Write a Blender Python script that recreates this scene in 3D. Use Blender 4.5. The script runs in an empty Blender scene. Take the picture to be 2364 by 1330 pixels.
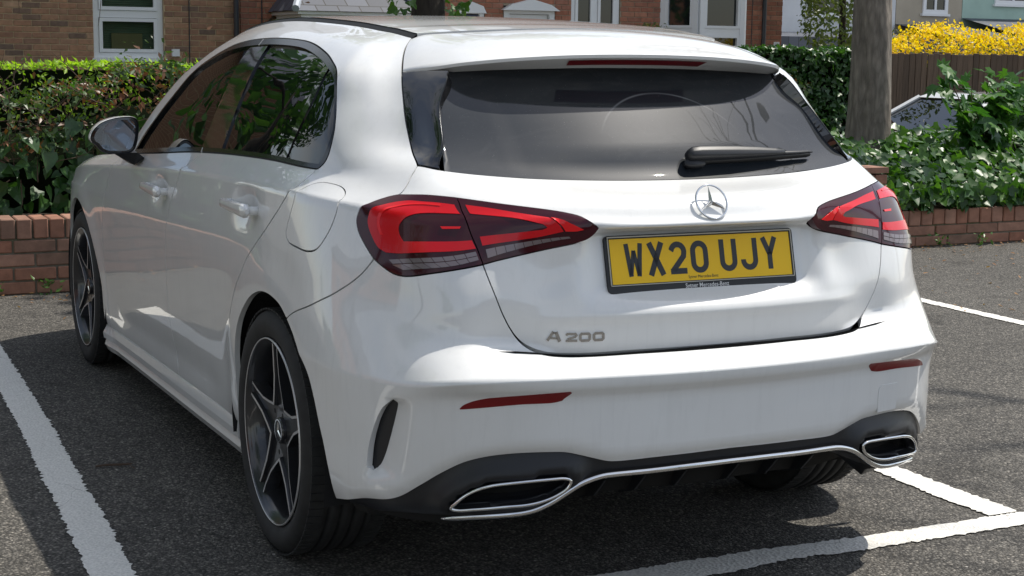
import bpy, bmesh, math, random
import numpy as np
from mathutils import Vector, Matrix
from mathutils.geometry import delaunay_2d_cdt
random.seed(7); np.random.seed(7)
scene = bpy.context.scene
COL = scene.collection
# ------------------------------------------------------------------ camera
cam_d = bpy.data.cameras.new('camera'); cam_o = bpy.data.objects.new('camera', cam_d); COL.objects.link(cam_o)
CAM_POS = Vector((-2.01742, -3.83748, 1.32432)); YAW, PITCH, ROLL = 0.448071, -0.151614, 0.01274
def _cam_axes():
    cy, sy, cp, sp = math.cos(YAW), math.sin(YAW), math.cos(PITCH), math.sin(PITCH)
    f = Vector((sy*cp, cy*cp, sp)); r = Vector((cy, -sy, 0)); u = r.cross(f)
    cr, sr = math.cos(ROLL), math.sin(ROLL)
    return cr*r + sr*u, -sr*r + cr*u, f
_r, _u, _f = _cam_axes()
cam_o.matrix_world = Matrix(((_r.x, _u.x, -_f.x, CAM_POS.x), (_r.y, _u.y, -_f.y, CAM_POS.y), (_r.z, _u.z, -_f.z, CAM_POS.z), (0, 0, 0, 1)))
cam_d.sensor_fit = 'HORIZONTAL'; cam_d.sensor_width = 36; cam_d.lens = 36*3532.3/2364
cam_d.clip_start = .05; cam_d.clip_end = 3000
scene.camera = cam_o
# ------------------------------------------------------------------ world and sun
SUN_DIR = Vector((.58, .03, 1.0)).normalized()            # towards the sun
world = bpy.data.worlds.new('World'); scene.world = world; world.use_nodes = True
wn = world.node_tree.nodes; wl = world.node_tree.links
for n in list(wn): wn.remove(n)
w_out = wn.new('ShaderNodeOutputWorld'); w_bg = wn.new('ShaderNodeBackground'); w_sky = wn.new('ShaderNodeTexSky')
w_sky.sky_type = 'NISHITA'; w_sky.sun_disc = False
w_sky.sun_elevation = math.asin(SUN_DIR.z); w_sky.sun_rotation = math.atan2(SUN_DIR.x, SUN_DIR.y)
w_sky.air_density = 1.0; w_sky.dust_density = .6; w_sky.ozone_density = .75
w_bg.inputs['Strength'].default_value = SKY_STRENGTH = .145
# thin broken cloud over the whole sky (brightens and whitens it evenly)
w_tc = wn.new('ShaderNodeTexCoord'); w_map = wn.new('ShaderNodeMapping'); w_no = wn.new('ShaderNodeTexNoise'); w_cr = wn.new('ShaderNodeValToRGB'); w_mx = wn.new('ShaderNodeMixRGB'); w_hs = wn.new('ShaderNodeHueSaturation'); w_hs.inputs['Saturation'].default_value = .66
w_map.inputs['Scale'].default_value = (1.2, 1.2, 2.6)
w_no.inputs['Scale'].default_value = 1.7; w_no.inputs['Detail'].default_value = 7; w_no.inputs['Roughness'].default_value = .58; w_no.inputs['Distortion'].default_value = .5
w_cr.color_ramp.elements[0].position = .44; w_cr.color_ramp.elements[0].color = (0, 0, 0, 1)
w_cr.color_ramp.elements[1].position = .80; w_cr.color_ramp.elements[1].color = (1, 1, 1, 1)
w_mx.inputs['Color2'].default_value = (5.7, 5.55, 5.2, 1)
wl.new(w_tc.outputs['Generated'], w_map.inputs['Vector']); wl.new(w_map.outputs[0], w_no.inputs['Vector']); wl.new(w_no.outputs['Fac'], w_cr.inputs['Fac'])
wl.new(w_cr.outputs['Color'], w_mx.inputs['Fac']); wl.new(w_sky.outputs['Color'], w_hs.inputs['Color']); wl.new(w_hs.outputs['Color'], w_mx.inputs['Color1']); wl.new(w_mx.outputs[0], w_bg.inputs['Color']); wl.new(w_bg.outputs[0], w_out.inputs['Surface'])
sun_d = bpy.data.lights.new('sun', 'SUN'); sun_d.energy = 4.1; sun_d.angle = math.radians(.53); sun_d.color = (1, .945, .85)
sun_o = bpy.data.objects.new('sun', sun_d); COL.objects.link(sun_o); sun_o.location = (8, 0, 14)
sun_o.rotation_euler = SUN_DIR.to_track_quat('Z', 'Y').to_euler()
vs = scene.view_settings; vs.view_transform = 'Standard'; vs.look = 'None'; vs.exposure = .30; vs.gamma = 1; vs.use_curve_mapping = False
# ------------------------------------------------------------------ object helpers
def link(o, parent=None):
    COL.objects.link(o)
    if parent is not None: o.parent = parent
    return o
def mesh_obj(name, verts, faces, mat=None, parent=None, smooth=False, mats=None, midx=None):
    me = bpy.data.meshes.new(name); me.from_pydata([tuple(map(float, v)) for v in verts], [], [tuple(int(i) for i in f) for f in faces])
    if mats:
        for m in mats: me.materials.append(m)
        if midx is not None: me.polygons.foreach_set('material_index', np.array(midx, dtype=np.int32))
    elif mat: me.materials.append(mat)
    if smooth: me.polygons.foreach_set('use_smooth', np.ones(len(me.polygons), dtype=bool))
    me.update()
    return link(bpy.data.objects.new(name, me), parent)
def thing(name, label, cat, loc=(0, 0, 0), rotz=0., group=None):
    o = bpy.data.objects.new(name, None); COL.objects.link(o); o.location = loc; o.rotation_euler = (0, 0, rotz); o.empty_display_size = .1
    return tag(o, label, cat, group)
def tag(o, label=None, cat=None, group=None, kind=None):
    if label: o['label'] = label
    if cat: o['category'] = cat
    if group: o['group'] = group
    if kind: o['kind'] = kind
    return o
class MB:
    "mesh builder: collects vertices and faces of several shapes"
    def __init__(s): s.v = []; s.f = []; s.m = []
    def add(s, vs, fs, mi=0):
        b = len(s.v); s.v += [tuple(v) for v in vs]; s.f += [tuple(b+i for i in f) for f in fs]; s.m += [mi]*len(fs)
    def box(s, x0, x1, y0, y1, z0, z1, mi=0):
        s.add([(x0,y0,z0),(x1,y0,z0),(x1,y1,z0),(x0,y1,z0),(x0,y0,z1),(x1,y0,z1),(x1,y1,z1),(x0,y1,z1)],
              [(3,2,1,0),(4,5,6,7),(0,1,5,4),(1,2,6,5),(2,3,7,6),(3,0,4,7)], mi)
    def obox(s, c, ax, ay, az, hx, hy, hz, mi=0):
        c = Vector(c); ax, ay, az = Vector(ax)*hx, Vector(ay)*hy, Vector(az)*hz
        P = [c+sx*ax+sy*ay+sz*az for sz in (-1,1) for sx, sy in ((-1,-1),(1,-1),(1,1),(-1,1))]
        s.add(P, [(3,2,1,0),(4,5,6,7),(0,1,5,4),(1,2,6,5),(2,3,7,6),(3,0,4,7)], mi)
    def tube(s, pts, r, n=8, mi=0, caps=True):
        pts = [Vector(p) for p in pts]; rs = r if isinstance(r, (list, tuple)) else [r]*len(pts)
        up = Vector((.13, .21, .97)); rings = []
        for i, p in enumerate(pts):
            t = (pts[min(i+1, len(pts)-1)]-pts[max(i-1, 0)]).normalized()
            a = t.cross(up); a = a.normalized() if a.length > 1e-4 else t.orthogonal().normalized(); b = t.cross(a)
            rings.append([p+(a*math.cos(2*math.pi*k/n)+b*math.sin(2*math.pi*k/n))*rs[i] for k in range(n)])
        V = [q for r_ in rings for q in r_]; F = []
        for i in range(len(pts)-1):
            for k in range(n): F.append((i*n+k, i*n+(k+1) % n, (i+1)*n+(k+1) % n, (i+1)*n+k))
        if caps: F.append(tuple(range(n))[::-1]); F.append(tuple((len(pts)-1)*n+k for k in range(n)))
        s.add(V, F, mi)
    def grid(s, P, mi=0, flip=False):
        "P: rows x cols x 3"
        R, Cn = len(P), len(P[0]); V = [tuple(p) for r in P for p in r]; F = []
        for i in range(R-1):
            for j in range(Cn-1):
                f = (i*Cn+j, i*Cn+j+1, (i+1)*Cn+j+1, (i+1)*Cn+j); F.append(f[::-1] if flip else f)
        s.add(V, F, mi)
    def build(s, name, mat=None, parent=None, smooth=False, mats=None):
        return mesh_obj(name, s.v, s.f, mat, parent, smooth, mats, s.m if mats else None)
def catmull(pts, step=.012, closed=False):
    p = np.array(pts, float)
    if len(p) == 2 and not closed:
        n = max(2, int(np.linalg.norm(p[1]-p[0])/step)+1); return p[0]+(p[1]-p[0])*np.linspace(0, 1, n)[:, None]
    q = np.vstack([p[-1], p, p[:2]]) if closed else np.vstack([2*p[0]-p[1], p, 2*p[-1]-p[-2]])
    out = []
    for i in range(1, len(q)-2):
        a, b, c_, d = q[i-1:i+3]; L = np.linalg.norm(c_-b); n = max(1, int(math.ceil(L/step)))
        t0 = np.linalg.norm(b-a)**.5+1e-9; t1 = L**.5+1e-9; t2 = np.linalg.norm(d-c_)**.5+1e-9
        m1 = (b-a)/t0-(c_-a)/(t0+t1)+(c_-b)/t1; m2 = (c_-b)/t1-(d-b)/(t1+t2)+(d-c_)/t2; m1, m2 = m1*t1, m2*t1
        for s in np.arange(n)/n:
            out.append((2*s**3-3*s**2+1)*b+(s**3-2*s**2+s)*m1+(-2*s**3+3*s**2)*c_+(s**3-s**2)*m2)
    if not closed: out.append(p[-1])
    return np.array(out)
# ------------------------------------------------------------------ material helpers
class NT:
    def __init__(s, name):
        s.m = bpy.data.materials.new(name); s.m.use_nodes = True; s.t = s.m.node_tree; s.n = s.t.nodes; s.l = s.t.links
        s.b = s.n['Principled BSDF']; s.out = s.n['Material Output']
    def node(s, t, **k):
        n = s.n.new(t)
        for a, v in k.items():
            if a in n.inputs: n.inputs[a].default_value = v
            else: setattr(n, a, v)
        return n
    def link(s, a, b): s.l.new(a, b)
    def coord(s, kind='Object', scale=(1, 1, 1)):
        c = s.node('ShaderNodeTexCoord'); m = s.node('ShaderNodeMapping'); m.inputs['Scale'].default_value = scale
        s.link(c.outputs[kind], m.inputs['Vector']); return m.outputs[0]
    def noise(s, vec, scale, detail=3, rough=.5, dist=0.):
        n = s.node('ShaderNodeTexNoise', Scale=scale, Detail=detail, Roughness=rough, Distortion=dist); s.link(vec, n.inputs['Vector']); return n.outputs['Fac']
    def ramp(s, fac, *stops):
        r = s.node('ShaderNodeValToRGB'); e = r.color_ramp.elements
        while len(e) < len(stops): e.new(.5)
        for q, (p, c) in zip(e, stops):
            q.position = p; q.color = (*c, 1) if hasattr(c, '__len__') else (c, c, c, 1)
        s.link(fac, r.inputs['Fac']); return r.outputs['Color']
    def mix(s, fac, a, b, mode='MIX'):
        m = s.node('ShaderNodeMixRGB', blend_type=mode)
        for i, q in (('Fac', fac), ('Color1', a), ('Color2', b)):
            if hasattr(q, 'is_linked') or hasattr(q, 'links'): s.link(q, m.inputs[i])
            elif i == 'Fac': m.inputs[i].default_value = q
            else: m.inputs[i].default_value = (*q, 1) if hasattr(q, '__len__') else (q, q, q, 1)
        return m.outputs[0]
    def bump(s, h, strength=.3, dist=.01):
        b = s.node('ShaderNodeBump', Strength=strength, Distance=dist); s.link(h, b.inputs['Height']); s.link(b.outputs[0], s.b.inputs['Normal']); return b
    def set(s, **k):
        for a, v in k.items():
            i = s.b.inputs[a.replace('_', ' ')]
            if hasattr(v, 'links'): s.link(v, i)
            else: i.default_value = (*v, 1) if hasattr(v, '__len__') and len(v) == 3 else v
        return s
def simple(name, col, rough=.5, metal=0., coat=0., spec=.5, coatr=.03):
    t = NT(name); t.set(Base_Color=col, Roughness=rough, Metallic=metal, Coat_Weight=coat, Coat_Roughness=coatr); t.b.inputs['Specular IOR Level'].default_value = spec
    return t.m
# ---- body shell: levels (rows) x columns, left side, x stored positive ----
def _tab(ys,vs):
    ys=np.array(ys,float); vs=np.array(vs,float); o=np.argsort(ys); ys,vs=ys[o],vs[o]
    return lambda y: float(np.interp(y,ys,vs))
SIDE_Y=[-.10,.12,.42,.9,1.38,1.85,2.3,2.729,3.05]     # columns 7..15
LEAN={9:0.,10:.25,11:.5,12:.75,13:.9,14:1.}
# per level: rear columns 0..6, z(y) for side, x(y) for side, front columns 16..18
def build_net():
    rows=[]
    def row(rear,z,x,front,dy=None):
        r=[list(p) for p in rear]
        for i,y in enumerate(SIDE_Y):
            yy=y if dy is None else dy[i]
            r.append([x(yy),yy,z(yy)])
        r+= [list(p) for p in front]
        rows.append(r)
    c=lambda *a:_tab(*a)
    k=lambda v:(lambda y:v)
    # L0 bottom turned under
    row([(0,-.80,.20),(.2,-.79,.20),(.4,-.77,.20),(.54,-.73,.20),(.65,-.68,.20),(.73,-.61,.20),(.78,-.52,.20)],k(.17),k(.79),[(.70,3.30,.17),(.45,3.44,.17),(0,3.50,.17)])
    # L1
    row([(0,-.852,.30),(.2,-.846,.30),(.4,-.818,.30),(.55,-.785,.30),(.66,-.735,.30),(.765,-.655,.29),(.83,-.555,.285)],c([-.1,.4,2.35,3.1],[.27,.265,.225,.22]),c([-.3,.4,2.35,3.1],[.852,.852,.852,.83]),[(.77,3.36,.22),(.5,3.52,.22),(0,3.57,.22)])
    # L2
    row([(0,-.868,.42),(.2,-.860,.42),(.4,-.832,.42),(.55,-.795,.42),(.665,-.745,.42),(.77,-.660,.42),(.842,-.545,.42)],k(.40),c([-.3,0,.4,2.3,2.8,3.1],[.872,.877,.868,.868,.876,.86]),[(.79,3.38,.40),(.5,3.55,.40),(0,3.60,.40)])
    # L3
    row([(0,-.870,.55),(.2,-.862,.55),(.4,-.834,.55),(.56,-.800,.55),(.672,-.750,.55),(.768,-.672,.545),(.848,-.545,.55)],k(.54),c([-.3,0,.4,2.3,2.75,3.1],[.882,.887,.882,.882,.886,.862]),[(.79,3.38,.52),(.5,3.56,.52),(0,3.61,.52)])
    # L4 crease
    row([(0,-.886,.602),(.2,-.876,.602),(.4,-.848,.602),(.56,-.826,.602),(.672,-.785,.596),(.762,-.690,.580),(.849,-.543,.585)],k(.60),c([-.3,0,.4,2.3,2.75,3.1],[.885,.889,.886,.886,.889,.862]),[(.79,3.37,.58),(.5,3.555,.58),(0,3.61,.58)])
    # L5 shelf top
    row([(0,-.778,.640),(.2,-.768,.640),(.4,-.737,.640),(.535,-.715,.66),(.635,-.705,.66),(.744,-.648,.655),(.838,-.525,.65)],k(.66),c([-.3,0,.4,2.3,2.75,3.1],[.884,.889,.890,.889,.889,.860]),[(.78,3.36,.64),(.5,3.545,.64),(0,3.60,.64)])
    # L6
    row([(0,-.778,.75),(.2,-.768,.75),(.4,-.735,.75),(.535,-.705,.75),(.632,-.683,.75),(.730,-.618,.75),(.822,-.490,.75)],k(.75),c([-.3,-.1,.1,.4,2.3,2.75,3.1],[.876,.884,.889,.893,.892,.889,.855]),[(.77,3.33,.70),(.5,3.52,.70),(0,3.58,.70)])
    # L7
    row([(0,-.768,.85),(.2,-.757,.85),(.4,-.706,.86),(.53,-.682,.855),(.63,-.657,.845),(.728,-.598,.85),(.81,-.455,.85)],c([-.3,.5,2.,2.4,2.8,3.1],[.86,.85,.81,.79,.77,.75]),c([-.3,-.1,.1,.4,2.3,2.75,3.1],[.86,.875,.882,.887,.890,.886,.848]),[(.75,3.29,.72),(.5,3.48,.73),(0,3.54,.735)])
    # L8 lip / shoulder crease
    row([(0,-.764,.931),(.2,-.755,.930),(.4,-.706,.942),(.52,-.664,.945),(.62,-.615,.95),(.718,-.543,.955),(.79,-.400,.965)],c([-.3,0,.7,1.,2.,2.35,2.75,3.1],[.975,.976,.965,.951,.893,.868,.838,.79]),c([-.3,-.1,.1,.4,1.,2.,2.35,2.75,3.1],[.842,.861,.869,.873,.876,.886,.885,.874,.83]),[(.73,3.25,.745),(.48,3.43,.76),(0,3.50,.77)])
    # L8b
    row([(0,-.718,.985),(.2,-.702,.987),(.4,-.655,.990),(.52,-.620,.993),(.60,-.580,.998),(.668,-.525,1.000),(.742,-.385,1.0)],c([-.3,0,.7,1.,1.7,2.,2.35,2.75,3.1],[1.003,1.004,.992,.975,.935,.918,.895,.865,.815]),c([-.3,-.1,.1,.4,1.,1.7,2.,2.35,2.75,3.1],[.814,.834,.844,.851,.856,.866,.862,.852,.838,.80]),[(.70,3.20,.77),(.46,3.37,.79),(0,3.44,.80)])
    # L9 glass bottom / belt
    row([(0,-.585,1.020),(.2,-.575,1.022),(.4,-.548,1.031),(.52,-.520,1.041),(.60,-.490,1.050),(.645,-.445,1.056),(.716,-.335,1.045)],c([-.3,-.1,.15,.55,.85,1.17,1.62,2.,2.35,2.75,3.1],[1.035,1.034,1.037,1.028,1.014,.993,.960,.94,.915,.88,.83]),c([-.3,-.1,.1,.42,.9,1.2,1.62,2.,2.35,2.75,3.1],[.765,.802,.818,.828,.838,.846,.858,.842,.825,.81,.775]),[(.66,3.15,.79),(.44,3.31,.81),(0,3.38,.825)],dy=[-.10,.12,.42,.9,1.38,1.85,2.3,2.729,3.05])
    # greenhouse rows
    def gh(rear,ys,xs,zs):
        r=[list(p) for p in rear]
        for y,x,z in zip(ys,xs,zs): r.append([x,y,z])
        # beyond the A pillar: wrap towards the windscreen
        x,y,z=xs[-1],ys[-1],zs[-1]
        for j in range(1,7): r.append([x-.035*j,y+.045*j,z])
        rows.append(r[:19])
    # columns 7..12
    gh([(0,-.505,1.10),(.2,-.497,1.10),(.4,-.468,1.10),(.52,-.440,1.10),(.580,-.455,1.100),(.620,-.362,1.095),(.712,-.254,1.10)],
       [-.073,.13,.41,.86,1.32,1.78],[.785,.797,.801,.804,.808,.810],[1.10,1.10,1.098,1.09,1.078,1.050])
    gh([(0,-.405,1.20),(.2,-.397,1.20),(.4,-.370,1.20),(.50,-.345,1.20),(.548,-.366,1.195),(.600,-.258,1.195),(.682,-.182,1.195)],
       [-.027,.145,.40,.80,1.23,1.70],[.745,.757,.760,.760,.758,.753],[1.195,1.195,1.195,1.192,1.182,1.155])
    gh([(0,-.31,1.29),(.2,-.303,1.29),(.4,-.28,1.29),(.47,-.262,1.28),(.495,-.308,1.28),(.572,-.165,1.28),(.643,-.115,1.282)],
       [.01,.165,.41,.77,1.17,1.60],[.695,.705,.708,.710,.706,.694],[1.284,1.286,1.287,1.285,1.277,1.248])
    gh([(0,-.27,1.33),(.2,-.263,1.33),(.4,-.24,1.33),(.45,-.23,1.32),(.475,-.20,1.32),(.536,-.090,1.323),(.590,-.045,1.328)],
       [.06,.21,.44,.76,1.10,1.45],[.630,.642,.645,.650,.648,.645],[1.340,1.350,1.358,1.362,1.352,1.317])
    gh([(0,-.2,1.36),(.2,-.193,1.36),(.4,-.10,1.36),(.43,-.08,1.36),(.455,-.05,1.36),(.482,-.014,1.364),(.492,.06,1.374)],
       [.16,.29,.49,.80,1.08,1.31],[.503,.518,.535,.552,.563,.574],[1.384,1.396,1.408,1.418,1.410,1.384])
    return np.array(rows)
NET=build_net()      # [levels, cols, 3]
VK=np.array([0,.10,.22,.35,.41,.46,.56,.66,.75,.82,.89,.98,1.10,1.20,1.27,1.38])[:NET.shape[0]]
def _sharpen(N,K,vals):
    for v0,e0,e1 in vals:
        i=int(np.argmin(abs(K-v0)))
        a=N[i]+(N[i-1]-N[i])*(e0/(K[i]-K[i-1])); b=N[i]+(N[i+1]-N[i])*(e1/(K[i+1]-K[i]))
        N=np.concatenate([N[:i],a[None],N[i:i+1],b[None],N[i+1:]]); K=np.concatenate([K[:i],[K[i]-e0],K[i:i+1],[K[i]+e1],K[i+1:]])
    return N,K
# under-lip step of the bumper (recess below the crease)
_r=NET[4]*.62+NET[3]*.38; NET=np.concatenate([NET[:4],_r[None],NET[4:]]); VK=np.concatenate([VK[:4],[.387],VK[4:]])
NET[4,:4,1]-=.006; NET[3,:4,1]+=.004
_N0,_K0=NET.copy(),VK.copy()
NET,VK=_sharpen(NET,VK,[(.41,.006,.008),(.46,.01,.012),(.75,.012,.016)])
# outside the tailgate the shelf runs into the flank without a hard edge
def _smooth_rows(vs,c0):
    h=np.diff(_K0)[:,None,None]; d=np.diff(_N0,axis=0)/h; m=np.empty_like(_N0); m[1:-1]=(d[:-1]*h[1:]+d[1:]*h[:-1])/(h[1:]+h[:-1]); m[0],m[-1]=d[0],d[-1]
    for v in vs:
        j=int(np.argmin(abs(VK-v))); i=min(max(int(np.searchsorted(_K0,VK[j],side='right'))-1,0),len(_K0)-2); hh=_K0[i+1]-_K0[i]; s=(VK[j]-_K0[i])/hh
        q=(2*s**3-3*s**2+1)*_N0[i]+(s**3-2*s*s+s)*hh*m[i]+(3*s*s-2*s**3)*_N0[i+1]+(s**3-s*s)*hh*m[i+1]
        NET[j,c0:]=q[c0:]
_smooth_rows((.45,.472),3)
NL,NC=NET.shape[:2]
# knot positions
_w=NET[2:16]; UK=np.concatenate([[0],np.cumsum(np.linalg.norm(np.diff(_w,axis=1),axis=2).mean(0))])
def _tang(K,P):
    # three-point tangents along axis 0
    h=np.diff(K); d=np.diff(P,axis=0)/h.reshape(-1,*([1]*(P.ndim-1)))
    hh=h.reshape(-1,*([1]*(P.ndim-1)))
    m=np.empty_like(P); m[1:-1]=(d[:-1]*hh[1:]+d[1:]*hh[:-1])/(hh[1:]+hh[:-1]); m[0]=d[0]; m[-1]=d[-1]
    return m
_Pu=np.transpose(NET,(1,0,2))            # cols,levels,3
_g0=_Pu[1:2]*np.array([-1,1,1]); _g1=_Pu[-2:-1]*np.array([-1,1,1])
_Ke=np.concatenate([[-UK[1]],UK,[2*UK[-1]-UK[-2]]]); _Pe=np.concatenate([_g0,_Pu,_g1])
_Mu=_tang(_Ke,_Pe)[1:-1]
def herm(K,P,M,t):
    i=np.clip(np.searchsorted(K,t,side='right')-1,0,len(K)-2); h=(K[i+1]-K[i]); s=(t-K[i])/h
    s2,s3=s*s,s*s*s
    sh=(-1,)+(1,)*(P.ndim-1)
    a=lambda q:q.reshape(sh)
    return a(2*s3-3*s2+1)*P[i]+a((s3-2*s2+s)*h)*M[i]+a(-2*s3+3*s2)*P[i+1]+a((s3-s2)*h)*M[i+1]
def pchip_slopes(K,P):
    # P: n, levels, 3
    h=np.diff(K)[None,:,None]; d=np.diff(P,axis=1)/h
    m=np.zeros_like(P); d0,d1=d[:,:-1],d[:,1:]; h0,h1=h[:,:-1],h[:,1:]
    w1,w2=2*h1+h0,h1+2*h0
    same=(d0*d1)>0
    with np.errstate(divide='ignore',invalid='ignore'):
        hm=(w1+w2)/(w1/d0+w2/d1)
    m[:,1:-1]=np.where(same,hm,0); m[:,0]=d[:,0]; m[:,-1]=d[:,-1]
    # blend towards three point tangents for fairness
    m3=np.empty_like(P); m3[:,1:-1]=(d0*h1+d1*h0)/(h0+h1); m3[:,0]=d[:,0]; m3[:,-1]=d[:,-1]
    lim=3*np.minimum(np.abs(d0),np.abs(d1)); m3[:,1:-1]=np.where(same,np.clip(m3[:,1:-1],-lim,lim),0)
    return m3
def S(u,v):
    u=np.asarray(u,float).ravel(); v=np.asarray(v,float).ravel()
    L=herm(UK,_Pu,_Mu,u)                # n,levels,3
    M=pchip_slopes(VK,L)
    i=np.clip(np.searchsorted(VK,v,side='right')-1,0,len(VK)-2); h=VK[i+1]-VK[i]; s=(v-VK[i])/h; s2,s3=s*s,s**3
    n=np.arange(len(u)); a=lambda q:q[:,None]
    P=a(2*s3-3*s2+1)*L[n,i]+a((s3-2*s2+s)*h)*M[n,i]+a(-2*s3+3*s2)*L[n,i+1]+a((s3-s2)*h)*M[n,i+1]
    P=P.copy(); P[:,0]*=-1
    return P
def Sn(u,v,e=.004):
    u=np.asarray(u,float).ravel(); v=np.asarray(v,float).ravel()
    a=S(u+e,v)-S(u-e,v); b=S(u,v+e)-S(u,v-e)
    n=np.cross(b,a); n/=np.linalg.norm(n,axis=1,keepdims=True)+1e-12
    return n
# ------------------------------------------------------------------ setting materials
def mat_asphalt():
    t = NT('weathered_asphalt'); co = t.coord('Object')
    v = t.node('ShaderNodeTexVoronoi', Scale=125.); t.link(co, v.inputs['Vector'])
    v2 = t.node('ShaderNodeTexVoronoi', Scale=210.); t.link(co, v2.inputs['Vector'])
    bw = t.node('ShaderNodeRGBToBW'); t.link(v.outputs['Color'], bw.inputs[0])
    stone = t.ramp(bw.outputs[0], (.10, (.068, .065, .060)), (.45, (.135, .127, .115)), (.75, (.20, .187, .166)), (.96, (.38, .35, .305)))
    edge = t.ramp(v.outputs['Distance'], (.25, 1.), (.62, .42))
    big = t.mix(1., t.ramp(t.noise(co, .55, 5, .6), (.3, .85), (.7, 1.12)), t.ramp(t.noise(co, 1.7, 3, .5, 1.), (.24, .62), (.36, 1.)), 'MULTIPLY'); mid = t.ramp(t.noise(co, 9, 4, .6), (.3, .86), (.7, 1.1))
    c_ = t.mix(1., stone, edge, 'MULTIPLY'); c_ = t.mix(1., c_, big, 'MULTIPLY'); c_ = t.mix(1., c_, mid, 'MULTIPLY')
    # scattered pale grit and a few dark drips
    v4 = t.node('ShaderNodeTexVoronoi', Scale=34.); t.link(co, v4.inputs['Vector']); b4 = t.node('ShaderNodeRGBToBW'); t.link(v4.outputs['Color'], b4.inputs[0])
    gm = t.mix(1., t.ramp(b4.outputs[0], (.86, 0.), (.88, 1.)), t.ramp(v4.outputs['Distance'], (.10, 1.), (.16, 0.)), 'MULTIPLY'); c_ = t.mix(gm, c_, (.50, .47, .42))
    oil = t.ramp(t.noise(co, 1.1, 5, .62, .4), (.60, 1.), (.72, .55)); c_ = t.mix(1., c_, oil, 'MULTIPLY')
    t.set(Base_Color=c_, Roughness=.88); t.b.inputs['Specular IOR Level'].default_value = .3
    h = t.mix(.35, t.ramp(v.outputs['Distance'], (0., 1.), (.7, 0.)), t.ramp(v2.outputs['Distance'], (0., 1.), (.7, 0.)))
    t.bump(h, .9, .006); return t.m
def mat_line():
    t = NT('worn_white_road_paint'); co = t.coord('Object')
    n = t.noise(co, 30, 5, .65); g = t.ramp(t.noise(co, 160, 2, .5), (.35, .82), (.65, 1.05))
    v = t.node('ShaderNodeTexVoronoi', feature='DISTANCE_TO_EDGE', Scale=7.); w_ = t.coord('Object', (1, .45, 1)); nz = t.node('ShaderNodeTexNoise', Scale=6., Detail=5.); t.link(w_, nz.inputs['Vector'])
    mv = t.node('ShaderNodeMixRGB'); mv.inputs['Fac'].default_value = .16; t.link(w_, mv.inputs['Color1']); t.link(nz.outputs['Color'], mv.inputs['Color2']); t.link(mv.outputs[0], v.inputs['Vector'])
    crack = t.ramp(v.outputs['Distance'], (.0015, .35), (.006, 1.)); crack = t.mix(t.ramp(t.noise(co, 2.2, 2), (.50, 0.), (.62, 1.)), 1., crack)
    c_ = t.mix(1., t.mix(n, (.70, .685, .64), (.80, .78, .73)), g, 'MULTIPLY'); c_ = t.mix(1., c_, crack, 'MULTIPLY'); wear = t.ramp(t.noise(co, 75, 4, .7), (.62, 0.), (.70, .75)); wear = t.mix(1., wear, t.ramp(t.noise(co, 3.1, 3), (.40, .1), (.65, 1.)), 'MULTIPLY'); c_ = t.mix(wear, c_, (.16, .15, .135))
    t.set(Base_Color=c_, Roughness=.8); v3 = t.node('ShaderNodeTexVoronoi', Scale=95.); t.link(co, v3.inputs['Vector']); t.bump(v3.outputs['Distance'], .45, .005); return t.m
def mat_brick(name, cols, dirt=.0):
    t = NT(name); oi = t.node('ShaderNodeObjectInfo'); co = t.coord('Object')
    r = t.ramp(oi.outputs['Random'], *[(i/(len(cols)-1), c_) for i, c_ in enumerate(cols)])
    add = t.node('ShaderNodeVectorMath', operation='ADD'); sc = t.node('ShaderNodeVectorMath', operation='SCALE'); t.link(oi.outputs['Location'], sc.inputs[0]); sc.inputs['Scale'].default_value = 1.; t.link(co, add.inputs[0]); t.link(sc.outputs[0], add.inputs[1])
    n = t.noise(add.outputs[0], 14, 5, .65); n2 = t.noise(add.outputs[0], 2.5, 3, .6)
    c_ = t.mix(1., r, t.ramp(n, (.25, .68), (.7, 1.18)), 'MULTIPLY'); c_ = t.mix(t.ramp(n2, (.5, 0.), (.75, dirt)), c_, (.05, .052, .035))
    t.set(Base_Color=c_, Roughness=.9); t.bump(n, .35, .004); return t.m
def mat_mortar(name, col, moss=0.):
    t = NT(name); co = t.coord('Object'); n = t.noise(co, 30, 5, .7); m_ = t.ramp(t.noise(co, 4, 3), (.45, 0.), (.7, moss))
    c_ = t.mix(1., (*col,), t.ramp(n, (.25, .7), (.75, 1.15)), 'MULTIPLY'); c_ = t.mix(m_, c_, (.10, .11, .05)); t.set(Base_Color=c_, Roughness=.95); t.bump(n, .4, .004); return t.m
def mat_leaf(name, c0, c1, trans=.35, rough=.42, spec=.5, brown=None):
    t = NT(name); g = t.node('ShaderNodeNewGeometry'); oi = t.node('ShaderNodeObjectInfo'); co = t.coord('Object')
    ad = t.node('ShaderNodeMath', operation='ADD'); fr = t.node('ShaderNodeMath', operation='FRACT'); t.link(g.outputs['Random Per Island'], ad.inputs[0]); t.link(oi.outputs['Random'], ad.inputs[1]); t.link(ad.outputs[0], fr.inputs[0])
    st = [(0., c0), (1., c1)] if brown is None else [(0., c0), (.80, c1), (.86, brown), (1., brown)]
    c_ = t.ramp(fr.outputs[0], *st); c_ = t.mix(1., c_, t.ramp(t.noise(co, 45, 3), (.3, .8), (.7, 1.15)), 'MULTIPLY')
    t.set(Base_Color=c_, Roughness=rough); t.b.inputs['Specular IOR Level'].default_value = spec
    tr = t.node('ShaderNodeBsdfTranslucent'); t.link(t.mix(1., c_, (1.5, 1.7, .55), 'MULTIPLY'), tr.inputs['Color']); mx = t.node('ShaderNodeMixShader'); mx.inputs['Fac'].default_value = trans
    t.link(t.b.outputs[0], mx.inputs[1]); t.link(tr.outputs[0], mx.inputs[2]); t.link(mx.outputs[0], t.out.inputs['Surface']); return t.m
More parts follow.
